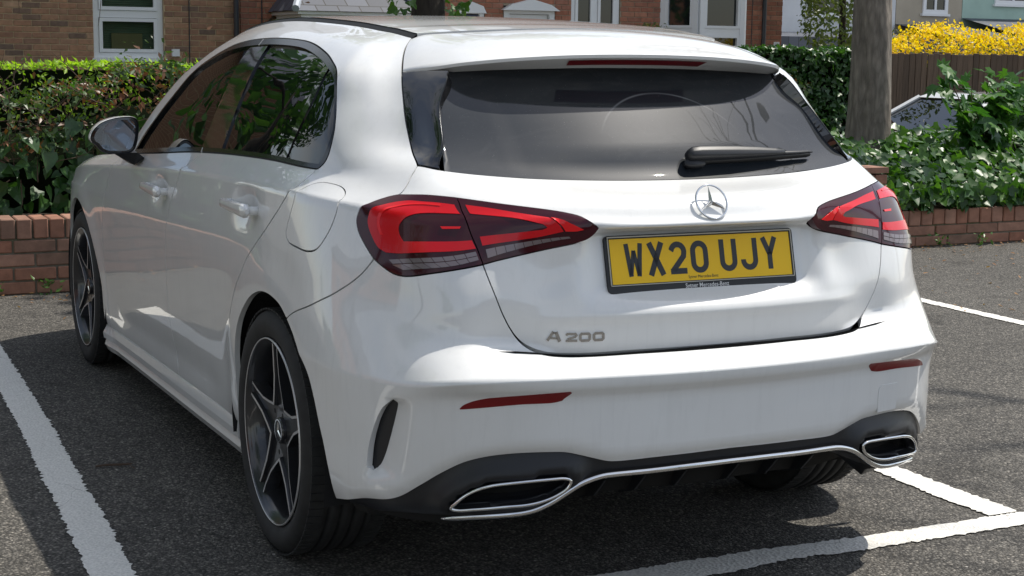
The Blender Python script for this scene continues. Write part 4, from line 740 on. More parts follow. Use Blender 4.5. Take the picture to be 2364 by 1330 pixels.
def hedge_row(label, x0, x1, y0, y1, h, seed):
    o = thing('hedge', label, 'hedge', ((x0+x1)/2, (y0+y1)/2, 0)); O = ((x0+x1)/2, (y0+y1)/2, 0); rg = np.random.RandomState(seed); n = 2600; P = np.stack([rg.uniform(x0, x1, n), rg.uniform(y0, y1, n), rg.uniform(.05, 1, n)**.8*h], 1)
    k = rg.randint(0, 3, n); P[k == 0, 0] = x1; P[k == 1, 2] = h; P[k == 2, 1] = np.where(rg.rand((k == 2).sum()) < .5, y0, y1); P += rg.randn(n, 3)*.08
    scatter(o, G_['ivyl'], 'oval', P, np.stack([.8*(k == 0)+.1, 0*k, .3+.7*(k == 1)], 1), .14, .28, seed, 0, .6, .2, 'foliage', 'leaf', O); mb = MB(); mb.box(x0-O[0]+.08, x1-O[0]-.08, y0-O[1]+.08, y1-O[1]-.08, 0, h-.1); mb.build('shade_core', G_['core'], o)
hedge_row('green hedge along the left of the car park, reflected in the doors', -13.6, -12.6, -3, 12, 1.5, 41)
def round_tree(label, x, y, h, r, seed, n=2400):
    o = thing('tree', label, 'tree', (x, y, 0)); rg = np.random.RandomState(seed); mb = MB(); mb.tube([(0, 0, 0), (.1, 0, h*.3), (0, .1, h*.6)], [.2, .16, .1], 10); mb.build('trunk', G_['barkd'], o, True)
    d = rg.randn(n, 3); d /= np.linalg.norm(d, axis=1, keepdims=True); q = d*(r*rg.uniform(.55, 1, n)**.6*(1+.2*np.sin(4*d[:, 0]+seed)*np.cos(5*d[:, 2])))[:, None]; P = q*np.array([1, 1, .9])+np.array([x, y, h*.68])
    scatter(o, G_['maple'], 'oval', P, d, .25, .5, seed, 0, .6, .4, 'crown', 'leaf', (x, y, 0))
round_tree('leafy tree left of the photo beyond the low wall, reflected in the rear door window', -3.7, 9.9, 6.4, 2.5, 53, 1500)
round_tree('tall leafy tree beyond the left edge, beside the car, seen as a reflection', -8.2, 1.5, 11., 3.6, 54, 3600)  # unseen tree, added to darken the sky over the car's left side
round_tree('tall leafy tree beyond the left edge, nearer the viewer, seen as a reflection', -9.5, -7., 10.5, 3.4, 55, 3000)  # another unseen tree, put in to cut sky light on the rear pillar
round_tree('round leafy tree behind the viewer on the left, seen as a reflection', -16, -24, 7.5, 2.8, 51)
round_tree('round leafy tree behind the viewer on the right, seen as a reflection', 13, -30, 8.5, 3.2, 52)
# ------------------------------------------------------------------ car materials
def mat_paint():
    t = NT('white_car_paint'); co = t.coord('Object')
    d = t.noise(co, 2.2, 6, .62); d2 = t.noise(co, 190, 2, .5)
    base = t.ramp(d, (.35, (.76, .77, .77)), (.7, (.735, .74, .735)))
    # faint dried water streaks and road dust
    st = t.ramp(t.noise(t.coord('Object', (14, 14, 1.6)), 3.2, 6, .62, .8), (.50, 1.), (.72, .955)); base = t.mix(1., base, st, 'MULTIPLY')
    sx_ = t.node('ShaderNodeSeparateXYZ'); t.link(co, sx_.inputs[0]); mr = t.node('ShaderNodeMapRange'); mr.inputs[1].default_value = .16; mr.inputs[2].default_value = .48; mr.inputs[3].default_value = 1.; mr.inputs[4].default_value = 0.; t.link(sx_.outputs['Z'], mr.inputs[0])
    dr = t.mix(1., mr.outputs[0], t.ramp(d, (.35, .05), (.7, .18)), 'MULTIPLY'); base = t.mix(dr, base, (.40, .37, .32))
    t.set(Base_Color=base, Roughness=.38, Coat_Weight=1.0, Coat_Roughness=.022); t.b.inputs['Coat IOR'].default_value = 1.6
    t.b.inputs['Specular IOR Level'].default_value = .35
    return t.m
def mat_glass_dusty():
    "dark tinted rear window with a film of dust and a wiped arc"
    t = NT('dusty_tinted_glass'); co = t.coord('Object')
    n = t.noise(co, 3.5, 6, .6); sp = t.noise(co, 420, 1, .5)
    film = t.ramp(n, (.3, .008), (.75, .022)); speck = t.ramp(sp, (.70, 0.), (.80, .30))
    sp2 = t.ramp(t.noise(co, 60, 2, .6), (.45, 0.), (.7, 1.))
    speck = t.mix(1., speck, sp2, 'MULTIPLY')
    dust = t.mix(1., film, speck, 'ADD')
    # edge of the wiped arc
    ds = t.node('ShaderNodeVectorMath', operation='DISTANCE'); t.link(co, ds.inputs[0]); ds.inputs[1].default_value = (.06, -.53, 1.066)
    sx_ = t.node('ShaderNodeSeparateXYZ'); t.link(co, sx_.inputs[0]); mr = t.node('ShaderNodeMapRange'); mr.inputs[1].default_value = 1.12; mr.inputs[2].default_value = 1.22; t.link(sx_.outputs['Z'], mr.inputs[0]); zr = t.ramp(mr.outputs[0], (0., 0.), (1., 1.))
    arc_ = t.ramp(ds.outputs['Value'], (.2275, 0.), (.2290, .34), (.2300, .34), (.2320, 0.)); dust = t.mix(1., dust, t.mix(1., arc_, t.mix(1., t.ramp(t.noise(co, 5, 2), (.40, .15), (.6, 1.)), zr, 'MULTIPLY'), 'MULTIPLY'), 'ADD')
    # faint smears
    sm = t.ramp(t.noise(t.coord('Object', (3., 9., 2.)), 2.2, 6, .6, 1.2), (.55, 0.), (.75, .022)); dust = t.mix(1., dust, sm, 'ADD')
    dif = t.node('ShaderNodeBsdfDiffuse', Color=(.62, .62, .62, 1))
    t.set(Base_Color=(.006, .010, .015), Roughness=.012, Coat_Weight=.13, Coat_Roughness=.36); t.b.inputs['Specular IOR Level'].default_value = .5
    mx = t.node('ShaderNodeMixShader'); f = t.node('ShaderNodeRGBToBW'); t.link(dust, f.inputs[0]); t.link(f.outputs[0], mx.inputs['Fac'])
    t.link(t.b.outputs[0], mx.inputs[1]); t.link(dif.outputs[0], mx.inputs[2]); t.link(mx.outputs[0], t.out.inputs['Surface'])
    return t.m
def mat_side_glass(tint):
    t = NT('tinted_side_glass'); t.set(Base_Color=(.004, .005, .006), Roughness=.008); t.b.inputs['Specular IOR Level'].default_value = .6
    tr = t.node('ShaderNodeBsdfTransparent', Color=(.35, .4, .4, 1)); mx = t.node('ShaderNodeMixShader'); mx.inputs['Fac'].default_value = tint
    t.link(t.b.outputs[0], mx.inputs[1]); t.link(tr.outputs[0], mx.inputs[2]); t.link(mx.outputs[0], t.out.inputs['Surface'])
    return t.m
def mat_tyre():
    t = NT('tyre_rubber'); co = t.coord('Object'); n = t.noise(co, 25, 4, .6)
    t.set(Base_Color=t.ramp(n, (.3, .012), (.75, .026)), Roughness=.75); return t.m
def mat_red_lens(name, col, rough=.12):
    t = NT(name); t.set(Base_Color=col, Roughness=rough, Coat_Weight=.35, Coat_Roughness=.01); t.b.inputs['Specular IOR Level'].default_value = .3
    return t.m
def mat_clear_cells():
    t = NT('clear_lamp_cells'); t.set(Base_Color=(.20, .16, .165), Roughness=.25, Metallic=.4, Coat_Weight=.5, Coat_Roughness=.02); return t.m
def mat_plastic():
    t = NT('satin_black_plastic'); co = t.coord('Object'); n = t.noise(co, 600, 2, .5)
    t.set(Base_Color=(.009, .010, .013), Roughness=.46); t.bump(n, .12, .001); return t.m
M = dict(paint=mat_paint(), glass=mat_glass_dusty(), sglass=mat_side_glass(.12), dglass=mat_side_glass(.03), tyre=mat_tyre(),
         gloss=simple('gloss_black_trim', (.006, .006, .008), .06, 0, 1.), trim=simple('dark_polished_trim', (.05, .052, .055), .16, .85), plastic=mat_plastic(),
         dark=simple('shut_line_black', (.004, .004, .004), .9), chrome=simple('polished_chrome', (.78, .79, .80), .06, 1.), satin=simple('machined_alloy', (.56, .555, .55), .32, .45),
         rimdark=simple('dark_grey_wheel_enamel', (.030, .031, .035), .28, .35, .6), steel=simple('brake_disc_steel', (.22, .21, .20), .4, .8),
         lens=mat_red_lens('dark_red_lens', (.040, .002, .007)), guide=mat_red_lens('red_light_guide', (.60, .002, .008), .25), guide2=mat_red_lens('bright_red_reflector', (.80, .010, .014), .2),
         refl=mat_red_lens('dark_red_reflector', (.17, .003, .006), .3), cells=mat_clear_cells(), yellow=simple('yellow_plate', (.92, .56, .006), .4, 0, .08, .3),
         ink=simple('plate_black_ink', (.012, .014, .02), .4), white=simple('white_print', (.72, .72, .72), .5), wire=simple('thin_plate_line', (.45, .43, .36), .4), mirror=simple('mirror_silver', (.34, .40, .48), .015, 1.), rubber=simple('black_rubber', (.01, .01, .01), .6),
         seat=simple('dark_upholstery', (.02, .02, .022), .7), under=simple('underbody_black', (.006, .006, .006), .85), liner=simple('wheel_arch_liner', (.007, .007, .008), .9))
# ------------------------------------------------------------------ body panels cut from the shell
def Sv(uv):
    "shell point and outward normal; negative u is the right half of the car"
    uv = np.asarray(uv, float).reshape(-1, 2); sg = np.where(uv[:, 0] < 0, -1., 1.); a = np.abs(uv[:, 0])
    P = S(a, uv[:, 1]); N = Sn(np.maximum(a, .0041), uv[:, 1])
    P[:, 0] *= sg; N[:, 0] *= sg
    return P, N
def path(*segs, step=.012):
    "closed polygon from smooth segments that meet in corners"
    out = []
    for s in segs: out.append(catmull(s, step)[:-1] if len(s) > 1 else np.array(s, float))
    P = np.vstack(out); keep = np.linalg.norm(P-np.roll(P, 1, 0), axis=1) > 1e-4
    return P[keep]
def area2(p): return float(np.sum(p[:, 0]*np.roll(p[:, 1], -1)-np.roll(p[:, 0], -1)*p[:, 1]))
def inset(p, d):
    if area2(p) < 0: p = p[::-1]
    e = np.roll(p, -1, 0)-p; e /= np.linalg.norm(e, axis=1, keepdims=True)+1e-12
    n = np.stack([-e[:, 1], e[:, 0]], 1); m = n+np.roll(n, 1, 0); m /= np.linalg.norm(m, axis=1, keepdims=True)+1e-12
    k = np.clip((m*n).sum(1), .45, 1)
    return p+m*(d/k)[:, None]
def inpoly(pt, poly):
    x, y = pt[:, 0][:, None], pt[:, 1][:, None]; a, b = poly, np.roll(poly, -1, 0)
    c_ = ((a[:, 1] > y) != (b[:, 1] > y)) & (x < (b[:, 0]-a[:, 0])*(y-a[:, 1])/(b[:, 1]-a[:, 1]+1e-15)+a[:, 0])
    return c_.sum(1) % 2 == 1
def cdt(outer, holes=(), sp=.03, vl=(), ul=(), spv=None):
    loops = [np.array(outer)]+[np.array(h) for h in holes]; V = []; E = []
    for lp in loops:
        b = len(V); V += [tuple(p) for p in lp]; n = len(lp); E += [(b+i, b+(i+1) % n) for i in range(n)]
    lo, hi = loops[0].min(0), loops[0].max(0)
    gx = np.arange(lo[0], hi[0], sp); gy = np.arange(lo[1], hi[1], spv or sp)
    def merge(g, ex, s):
        for e in ex: g = np.append(g[np.abs(g-e) > s*.3], e)
        return np.sort(g)
    gx = merge(gx, ul, sp); gy = merge(gy, vl, spv or sp)
    G = np.stack(np.meshgrid(gx, gy, indexing='ij'), -1).reshape(-1, 2)
    ok = inpoly(G, loops[0])
    for h in loops[1:]: ok &= ~inpoly(G, h)
    G = G[ok]; B = np.vstack(loops)
    if len(G):
        d = np.full(len(G), 9.)
        for k_ in range(0, len(B), 400): d = np.minimum(d, np.min(np.linalg.norm(G[:, None]-B[None, k_:k_+400], axis=2), axis=1))
        G = G[d > sp*.22]
    V += [tuple(p) for p in G]
    r = delaunay_2d_cdt([Vector(v) for v in V], E, [], 0, 1e-7)
    vo = np.array([tuple(v) for v in r[0]]); F = np.array([tuple(f) for f in r[2]])
    cen = vo[F].mean(1); ok = inpoly(cen, loops[0])
    for h in loops[1:]: ok &= ~inpoly(cen, h)
    F = F[ok]
    a = vo[F]; cr = (a[:, 1, 0]-a[:, 0, 0])*(a[:, 2, 1]-a[:, 0, 1])-(a[:, 1, 1]-a[:, 0, 1])*(a[:, 2, 0]-a[:, 0, 0])
    F[cr < 0] = F[cr < 0][:, ::-1]
    return vo, F[np.abs(cr) > 1e-9]
def panel(name, mat, parent, outer, holes=(), sp=.03, vl=(), ul=(), off=0., rim=.012, disp=None, mirror=False, spv=None, gap=0., rimfix=None):
    "trimmed piece of the shell with returned edges"
    if gap: outer = inset(outer, gap); holes = [inset(h, -gap) if area2(np.array(h)) > 0 else inset(np.array(h)[::-1], -gap) for h in holes]
    uv, F = cdt(outer, holes, sp, vl, ul, spv); P, N = Sv(uv); P = P+N*off
    if disp is not None: P = disp(P, N, uv)
    # outward orientation
    e1, e2 = P[F[:, 1]]-P[F[:, 0]], P[F[:, 2]]-P[F[:, 0]]; s = np.einsum('ij,ij->i', np.cross(e1, e2), N[F[:, 0]])
    F = F.copy(); F[s < 0] = F[s < 0][:, ::-1]
    V = P; faces = [tuple(f) for f in F]; nb = len(V)
    if rim:
        ed = {}
        for f in faces:
            for i in range(3): ed.setdefault(tuple(sorted((f[i], f[(i+1) % 3]))), []).append((f[i], f[(i+1) % 3]))
        be = [d[0] for d in ed.values() if len(d) == 1]; ids = sorted({i for e in be for i in e}); mp = {i: k for k, i in enumerate(ids)}
        top = P[ids]; low = P[ids]-N[ids]*rim; V = np.vstack([P, top, low]); n = len(ids)
        faces += [(nb+mp[b], nb+mp[a], nb+n+mp[a], nb+n+mp[b]) for a, b in be]
    if mirror: V = V*np.array([-1, 1, 1]); faces = [f[::-1] for f in faces]
    o = mesh_obj(name, V, faces, mat, parent)
    sm = np.zeros(len(faces), bool); sm[:len(F)] = True; o.data.polygons.foreach_set('use_smooth', sm)
    return o
def both(*a, **k): return panel(*a, **k), panel(*a, mirror=True, **k)
car = thing('parked_car', 'white five-door hatchback parked in the marked bay, seen from its rear left corner', 'car')
# ---- trim curves in shell coordinates
DOOR_R = [(1.851, .10), (1.860, .188), (1.866, .244), (1.845, .32), (1.79, .404), (1.742, .452), (1.681, .512), (1.614, .578), (1.529, .633), (1.439, .681), (1.365, .722), (1.311, .762), (1.29, .82), (1.284, .885)]
DOOR_M = [(2.29, .890), (2.355, .80), (2.43, .724), (2.492, .67), (2.536, .60), (2.571, .491), (2.592, .394), (2.606, .30), (2.606, .2), (2.585, .10)]
DOOR_F = [(3.36, .885), (3.41, .82), (3.465, .748), (3.545, .655), (3.62, .53), (3.66, .44), (3.69, .365), (3.712, .27), (3.715, .2), (3.70, .10)]
DLO_BOT = [(1.275, .887), (1.50, .889), (1.90, .890), (2.30, .891), (2.62, .891), (3.0, .889), (3.24, .886)]
DLO_REST = [(3.24, .886), (3.20, .93), (3.135, 1.0), (3.12, 1.10), (3.085, 1.205), (3.0, 1.238), (2.86, 1.258), (2.66, 1.266), (2.445, 1.270), (2.089, 1.271), (1.793, 1.267), (1.67, 1.259), (1.546, 1.245), (1.46, 1.232), (1.375, 1.214), (1.30, 1.196), (1.241, 1.175), (1.18, 1.136), (1.133, 1.091), (1.105, 1.055), (1.094, 1.02), (1.11, .990), (1.15, .957), (1.21, .925), (1.275, .887)]
ARCH_AFT = [(1.262, .464), (1.202, .433), (1.14, .381), (1.108, .315), (1.084, .246), (1.066, .179), (1.058, .127), (1.064, .078)]
ARCH_TOP = [(1.262, .464), (1.320, .490), (1.387, .504), (1.44, .505), (1.492, .497), (1.555, .477), (1.61, .452), (1.70, .398), (1.767, .308), (1.797, .22), (1.806, .10)]
GAP_C = [(.792, 1.379), (.789, 1.32), (.785, 1.258), (.784, 1.194), (.787, 1.124), (.791, 1.049), (.787, .947), (.777, .893)]
GAP_D = [(.777, .893), (.792, .878), (.812, .861), (.830, .836), (.842, .811)]
LIGHT_O = [(.842, .811), (.863, .802), (.884, .784), (.903, .758), (.920, .738), (.927, .724), (.922, .708), (.900, .684), (.875, .66)]
LIGHT_OB = [(.875, .66), (.858, .650), (.843, .642), (.823, .633), (.800, .6295), (.774, .631), (.718, .642), (.662, .651), (.594, .656)]
LIGHT_IB = [(.594, .656), (.522, .665), (.434, .678), (.354, .696), (.329, .707), (.312, .723), (.302, .739)]
LIGHT_IT = [(.302, .739), (.319, .754), (.337, .769), (.37, .779), (.451, .792), (.568, .806), (.661, .813)]
LIGHT_OT = [(.661, .813), (.715, .8155), (.771, .816), (.842, .811)]
SPLIT = [(.661, .813), (.651, .795), (.634, .753), (.620, .716), (.608, .691), (.594, .656)]
BGAP = [(.875, .66), (.91, .628), (.95, .60), (1.014, .567), (1.061, .549), (1.13, .522), (1.2, .495), (1.262, .464)]
GATE = [(.594, .656), (.58, .619), (.562, .575), (.544, .532), (.531, .505), (.515, .483), (.498, .470), (.473, .462), (.445, .458), (.403, .4575), (.361, .4575), (.279, .4575), (.15, .4575), (0., .4575)]
GATE_B = [(u_, v_-.0055*min(1., max(0., (.53-u_)/.06))) for u_, v_ in GATE]
GLASS_B = [(.777, .893), (.66, .890), (.577, .889), (.48, .8895), (.387, .890), (.30, .891), (.194, .892), (0., .892)]
DIFF = [(1.064, .078), (.919, .102), (.828, .110), (.787, .120), (.739, .146), (.693, .176), (.648, .201), (.603, .215), (.536, .2235), (.464, .2235), (.427, .221), (.395, .213), (.36, .203), (.325, .194), (.30, .1925), (.2, .195), (0., .198)]
FUEL = [(1.278, .735), (1.258, .768), (1.225, .806), (1.182, .825), (1.12, .826), (1.062, .818), (1.024, .800), (1.002, .775), (1.000, .748), (1.022, .713), (1.062, .680), (1.100, .659), (1.150, .650), (1.225, .6505), (1.292, .657), (1.312, .672), (1.303, .695)]
def rev(s): return s[::-1]
def mir(s): return [(-a, b) for a, b in s[::-1]]
def y2u(y): return np.interp(y, SIDE_Y, UK[7:16])
_zl = [.17, .235, .40, .54, .60, .66, .75]; _vl2 = [0, .10, .22, .35, .41, .46, .56]
def z2v(z): return np.interp(z, _zl, _vl2)
# ---- displacements
def flare(P, N, uv):
    for yc in (0., 2.729):
        d = np.hypot(P[:, 1]-yc, P[:, 2]-.325); w = np.exp(-((d-.40)/.055)**2)*(P[:, 2] < .85); P = P+N*(w*.005)[:, None]
    return P
def seg_dist(p, poly):
    a, b = poly[:-1], poly[1:]; ab = b-a; t = np.clip(((p[:, None]-a)*ab).sum(2)/((ab*ab).sum(1)+1e-12), 0, 1)
    return np.min(np.linalg.norm(p[:, None]-(a+t[..., None]*ab), axis=2), axis=1)
def sst(x, a, b):
    t = np.clip((x-a)/(b-a), 0, 1); return t*t*(3-2*t)
HANDLES = [(.10, .372, .905), (1.115, 1.398, .869)]           # y rear, y front, z
def door_disp(P, N, uv):
    P = flare(P, N, uv); zc, yc, d0 = None, None, 0
    d = np.zeros(len(P))
    for y0, y1, z0 in HANDLES:
        dy, dz = (P[:, 1]-(y0+.40*(y1-y0)))/.085, (P[:, 2]-z0+.004)/.040
        d += .017*np.exp(-(dy**2)**1.4-(dz**2)**1.3)
    # light crease along the lower door, pulled inward above the sill
    y = P[:, 1]; zc = .405-.02*(y-.4)
    d += .011*np.exp(-((P[:, 2]-zc+.075)/.050)**2)*sst(y, .42, .75)*(1-sst(y, 2.0, 2.3))
    return P-N*d[:, None]
_diff_pl = catmull(DIFF, .02); _ridge = np.array([(.783, .365), (.764, .345), (.757, .31), (.758, .279), (.765, .229), (.766, .191), (.762, .165)])
_slot_in = np.array([(.806, .345), (.810, .313), (.817, .283), (.829, .247), (.843, .211), (.858, .19), (.876, .174)])
def bump_disp(P, N, uv):
    P = flare(P, N, uv); a = np.stack([np.abs(uv[:, 0]), uv[:, 1]], 1)
    d = np.zeros(len(P)); near = a[:, 1] < .30
    if near.any():
        dist = seg_dist(a[near], _diff_pl); t = np.clip(1-dist/.021, 0, 1); t *= (1-sst(a[near][:, 0], .93, 1.02)); d[near] += .013*t
    # scoop beside the air vent
    ur = np.interp(a[:, 1], _ridge[::-1, 1], _ridge[::-1, 0]); us = np.interp(a[:, 1], _slot_in[::-1, 1], _slot_in[::-1, 0])
    t = np.clip((a[:, 0]-ur)/(us-ur+1e-6), 0, 1); m = (a[:, 1] > .155) & (a[:, 1] < .358) & (a[:, 0] > ur) & (a[:, 0] <= us+.012)
    d += np.where(m, .024*t**.9*sst(a[:, 1], .152, .178)*(1-sst(a[:, 1], .325, .358)), 0)
    return P-N*d[:, None]
def gate_disp(P, N, uv):
    x, z = np.abs(P[:, 0]), P[:, 2]; P = P.copy()
    m = 1-sst(x, .285, .375)
    top = 1-sst(z, .906, .9305); bot = sst(z, .728, .785)
    depth = np.maximum(0, -.7027+.2522*(z-.8423)-P[:, 1])
    P[:, 1] += depth*m*top*bot
    # ledge below the recess
    P[:, 1] -= .006*(1-sst(x, .34, .5))*np.exp(-((z-.722)/.012)**2)
    # shallow hollow at either side, under the lamps
    P[:, 1] += .010*np.exp(-((x-.43)/.06)**2-((z-.79)/.05)**2)
    return P
# ---- panels
q_poly = path(ARCH_TOP, [(1.806, .10), (1.851, .10)], DOOR_R, [(1.284, .885), (1.275, .887)], rev(DLO_REST), [(3.24, .886), (3.36, .885)],
              [(3.36, .885), (3.385, .93), (3.37, 1.1), (3.355, 1.25), (3.33, 1.379)], [(3.33, 1.379), (2.4, 1.379), (1.5, 1.379), (.792, 1.379)], GAP_C, GAP_D, LIGHT_O, BGAP)
fuel_p = catmull(FUEL, .01, True)
CRV = (.41, .75)
for mrr in (False, True):
    kw = dict(mirror=mrr)
    fl = [] if mrr else [fuel_p]
    panel('quarter_panel', M['paint'], car, q_poly, fl, sp=.022, vl=(.738, .75, .764), gap=.0021, disp=flare, rim=.015, **kw)
    if not mrr: panel('fuel_flap', M['paint'], car, fuel_p, sp=.02, vl=(.75, .764), gap=.0016, disp=flare, rim=.012)
    d_r = path(DOOR_R, [(1.284, .885), (1.5, .886), (1.9, .887), (2.29, .887)], DOOR_M, [(2.585, .10), (2.2, .10), (1.851, .10)])
    dr = panel('rear_door', M['paint'], car, d_r, sp=.022, vl=(.738, .75, .764), gap=.0021, disp=door_disp, **kw)
    d_f = path(rev(DOOR_M), [(2.29, .887), (2.62, .888), (3.0, .887), (3.36, .883)], DOOR_F, [(3.70, .10), (3.1, .10), (2.585, .10)])
    df = panel('front_door', M['paint'], car, d_f, sp=.022, vl=(.738, .75, .764), gap=.0021, disp=door_disp, **kw)
    th = np.linspace(math.radians(-17), math.radians(197), 60)
    arch_f = [(float(y2u(2.729-.385*math.cos(a))), float(z2v(.325+.372*math.sin(a)))) for a in th]
    arch_f = [(u_, v_) for u_, v_ in arch_f if v_ > .101]
    f_poly = path(rev(DOOR_F), [(3.36, .885), (3.75, .886), (4.2, .886), (4.6, .886), (5.1, .886)], [(5.1, .886), (5.1, .10)], [(5.1, .10), (arch_f[-1][0], .10)], arch_f[::-1], [arch_f[0], (arch_f[0][0], .10), (3.70, .10)])
    panel('front_wing', M['paint'], car, f_poly, sp=.03, vl=(.738, .75, .764), gap=.0021, disp=flare, **kw)
# front centre: bumper skin with grille (out of sight from the rear)
ub = UK[-1]
fb = path([(5.105, .886), (5.3, .886), (ub, .886)], [(ub, .886), (ub, .10)], [(ub, .10), (5.105, .10)])
both('front_bumper', M['paint'], car, fb, sp=.06, rim=0)
both('grille', M['plastic'], car, path([(5.3, .66), (ub, .66)], [(ub, .66), (ub, .30)], [(ub, .30), (5.22, .34)], [(5.22, .34), (5.3, .66)]), sp=.06, rim=.004, off=.004)
both('headlamp', M['glass'], car, path([(4.72, .70), (5.0, .72), (5.28, .72)], [(5.28, .72), (5.1, .58)], [(5.1, .58), (4.9, .62), (4.72, .70)]), sp=.04, rim=.004, off=.004)
# bumper
slot = path([(.815, .34), (.839, .312), (.862, .267), (.883, .216), (.892, .178)], [(.892, .178), (.886, .171)], [(.886, .171), (.859, .19), (.844, .211), (.83, .247), (.817, .283), (.810, .313), (.809, .33)], [(.809, .33), (.815, .34)], step=.006)
half = np.vstack([catmull(s, .012)[:-1] for s in (BGAP, ARCH_AFT, DIFF)])
half2 = np.vstack([catmull(s, .012)[:-1] for s in (rev(GATE_B), rev(LIGHT_OB))])
b_poly = np.vstack([half, [DIFF[-1]], (half*[-1, 1])[::-1][:-1] if False else (half[::-1]*[-1, 1]), (half2[::-1]*[-1, 1])[:-1], half2])
_k = np.linalg.norm(b_poly-np.roll(b_poly, 1, 0), axis=1) > 1e-4; b_poly = b_poly[_k]
slot_m = slot*[-1, 1]
bumper = panel('rear_bumper', M['paint'], car, b_poly, [slot, slot_m], sp=.016, spv=.014, vl=(.350, .387, .404, .41, .418, .45), gap=.0018, disp=bump_disp, rim=.02)
both('air_vent', M['plastic'], car, inset(slot, -.004), sp=.02, off=-.022, rim=.01)
# tailgate
half = np.vstack([catmull(s, .012)[:-1] for s in (GAP_D, rev(LIGHT_OT), rev(LIGHT_IT), rev(LIGHT_IB), GATE)])
half2 = catmull(GLASS_B, .012)
t_poly = np.vstack([half2[::-1], half, [GATE[-1]], (half*[-1, 1])[::-1], (half2*[-1, 1])[:-1]])
_k = np.linalg.norm(t_poly-np.roll(t_poly, 1, 0), axis=1) > 1e-4; t_poly = t_poly[_k]
gate = panel('tailgate', M['paint'], car, t_poly, sp=.012, spv=.009, vl=(.738, .744, .75, .764, .56), gap=.0016, disp=gate_disp, rim=.02)
# black skins added behind the panel gaps to paint their shade
def skin():
    for sgn in (1, -1):
        U_, V_ = np.meshgrid(np.linspace(0, UK[-1]*.998, 150), np.linspace(.02, .885, 30), indexing='ij'); uv = np.stack([U_.ravel()*sgn, V_.ravel()], 1)
        P, N = Sv(uv); dep = np.where(np.abs(uv[:, 0]) < .62, .115, .022); dep = np.where((np.abs(uv[:, 0]) >= .62) & (np.abs(uv[:, 0]) < .95), .034, dep); P = P-N*dep[:, None]
        F = []
        for i in range(149):
            for j in range(29):
                q = (i*30+j, (i+1)*30+j, (i+1)*30+j+1, i*30+j+1); c_ = P[list(q)].mean(0)
                if c_[2] < .74 and min(math.hypot(c_[1], c_[2]-.325), math.hypot(c_[1]-2.729, c_[2]-.325)) < .44: continue
                F.append(q if sgn > 0 else q[::-1])
        mesh_obj('gap_shade_skin', P, F, M['dark'], car)
skin()
# ---- lamps
outer_l = path(LIGHT_O, LIGHT_OB, rev(SPLIT), LIGHT_OT, step=.008)
inner_l = path(LIGHT_IB, LIGHT_IT, SPLIT, step=.008)
def poly_s(p, step=.006): return path(p+[p[0]], step=step) if False else catmull(p, step, True)
G_OUT = path([(.664, .789), (.71, .7925), (.757, .793), (.80, .7915), (.835, .779), (.865, .757), (.883, .738), (.887, .722), (.874, .698), (.859, .682), (.838, .6745)], [(.838, .6745), (.805, .675), (.713, .684), (.611, .6905)], [(.611, .6905), (.620, .707)],
             [(.620, .707), (.711, .703), (.787, .698)], [(.787, .698), (.796, .708), (.797, .724), (.783, .739), (.759, .7495), (.729, .7565), (.645, .761)], [(.645, .761), (.664, .789)], step=.006)
G_HOOP = path([(.70, .787), (.752, .788), (.80, .779), (.838, .755), (.855, .735), (.857, .720), (.850, .705)], [(.850, .705), (.842, .706)], [(.842, .706), (.849, .722), (.847, .735), (.83, .753), (.796, .774), (.752, .7825), (.70, .782)], [(.70, .782), (.70, .787)], step=.006)
G_IN = path([(.634, .791), (.572, .786), (.50, .774), (.421, .760)], [(.421, .760), (.398, .744), (.386, .726)], [(.386, .726), (.44, .713), (.494, .7055), (.595, .6955)], [(.595, .6955), (.601, .714)], [(.601, .714), (.524, .721), (.44, .7295)], [(.44, .7295), (.428, .7355), (.44, .744)], [(.44, .744), (.523, .758), (.621, .764)], [(.621, .764), (.634, .791)], step=.006)
G_TIP = path([(.416, .7605), (.390, .755), (.362, .745), (.338, .7335)], [(.338, .7335), (.354, .7285), (.381, .7265)], [(.381, .7265), (.392, .742), (.416, .7605)], step=.006)
def cells(name, top, bot, n, mat, parent, mrr, off=.0034, g=.06):
    top, bot = np.array(top), np.array(bot)
    for i in range(n):
        a, b = (i+g*.5)/n, (i+1-g*.5)/n; q = np.array([top[0]+(top[1]-top[0])*a, top[0]+(top[1]-top[0])*b, bot[0]+(bot[1]-bot[0])*b, bot[0]+(bot[1]-bot[0])*a])
        q2 = np.vstack([q[0]+(q[1]-q[0])*np.linspace(0, 1, 3)[:-1, None], q[1:2], q[2]+(q[3]-q[2])*np.linspace(0, 1, 3)[:-1, None], q[3:4]])
        panel(name, mat, parent, q2, sp=.03, off=off, rim=.003, mirror=mrr)
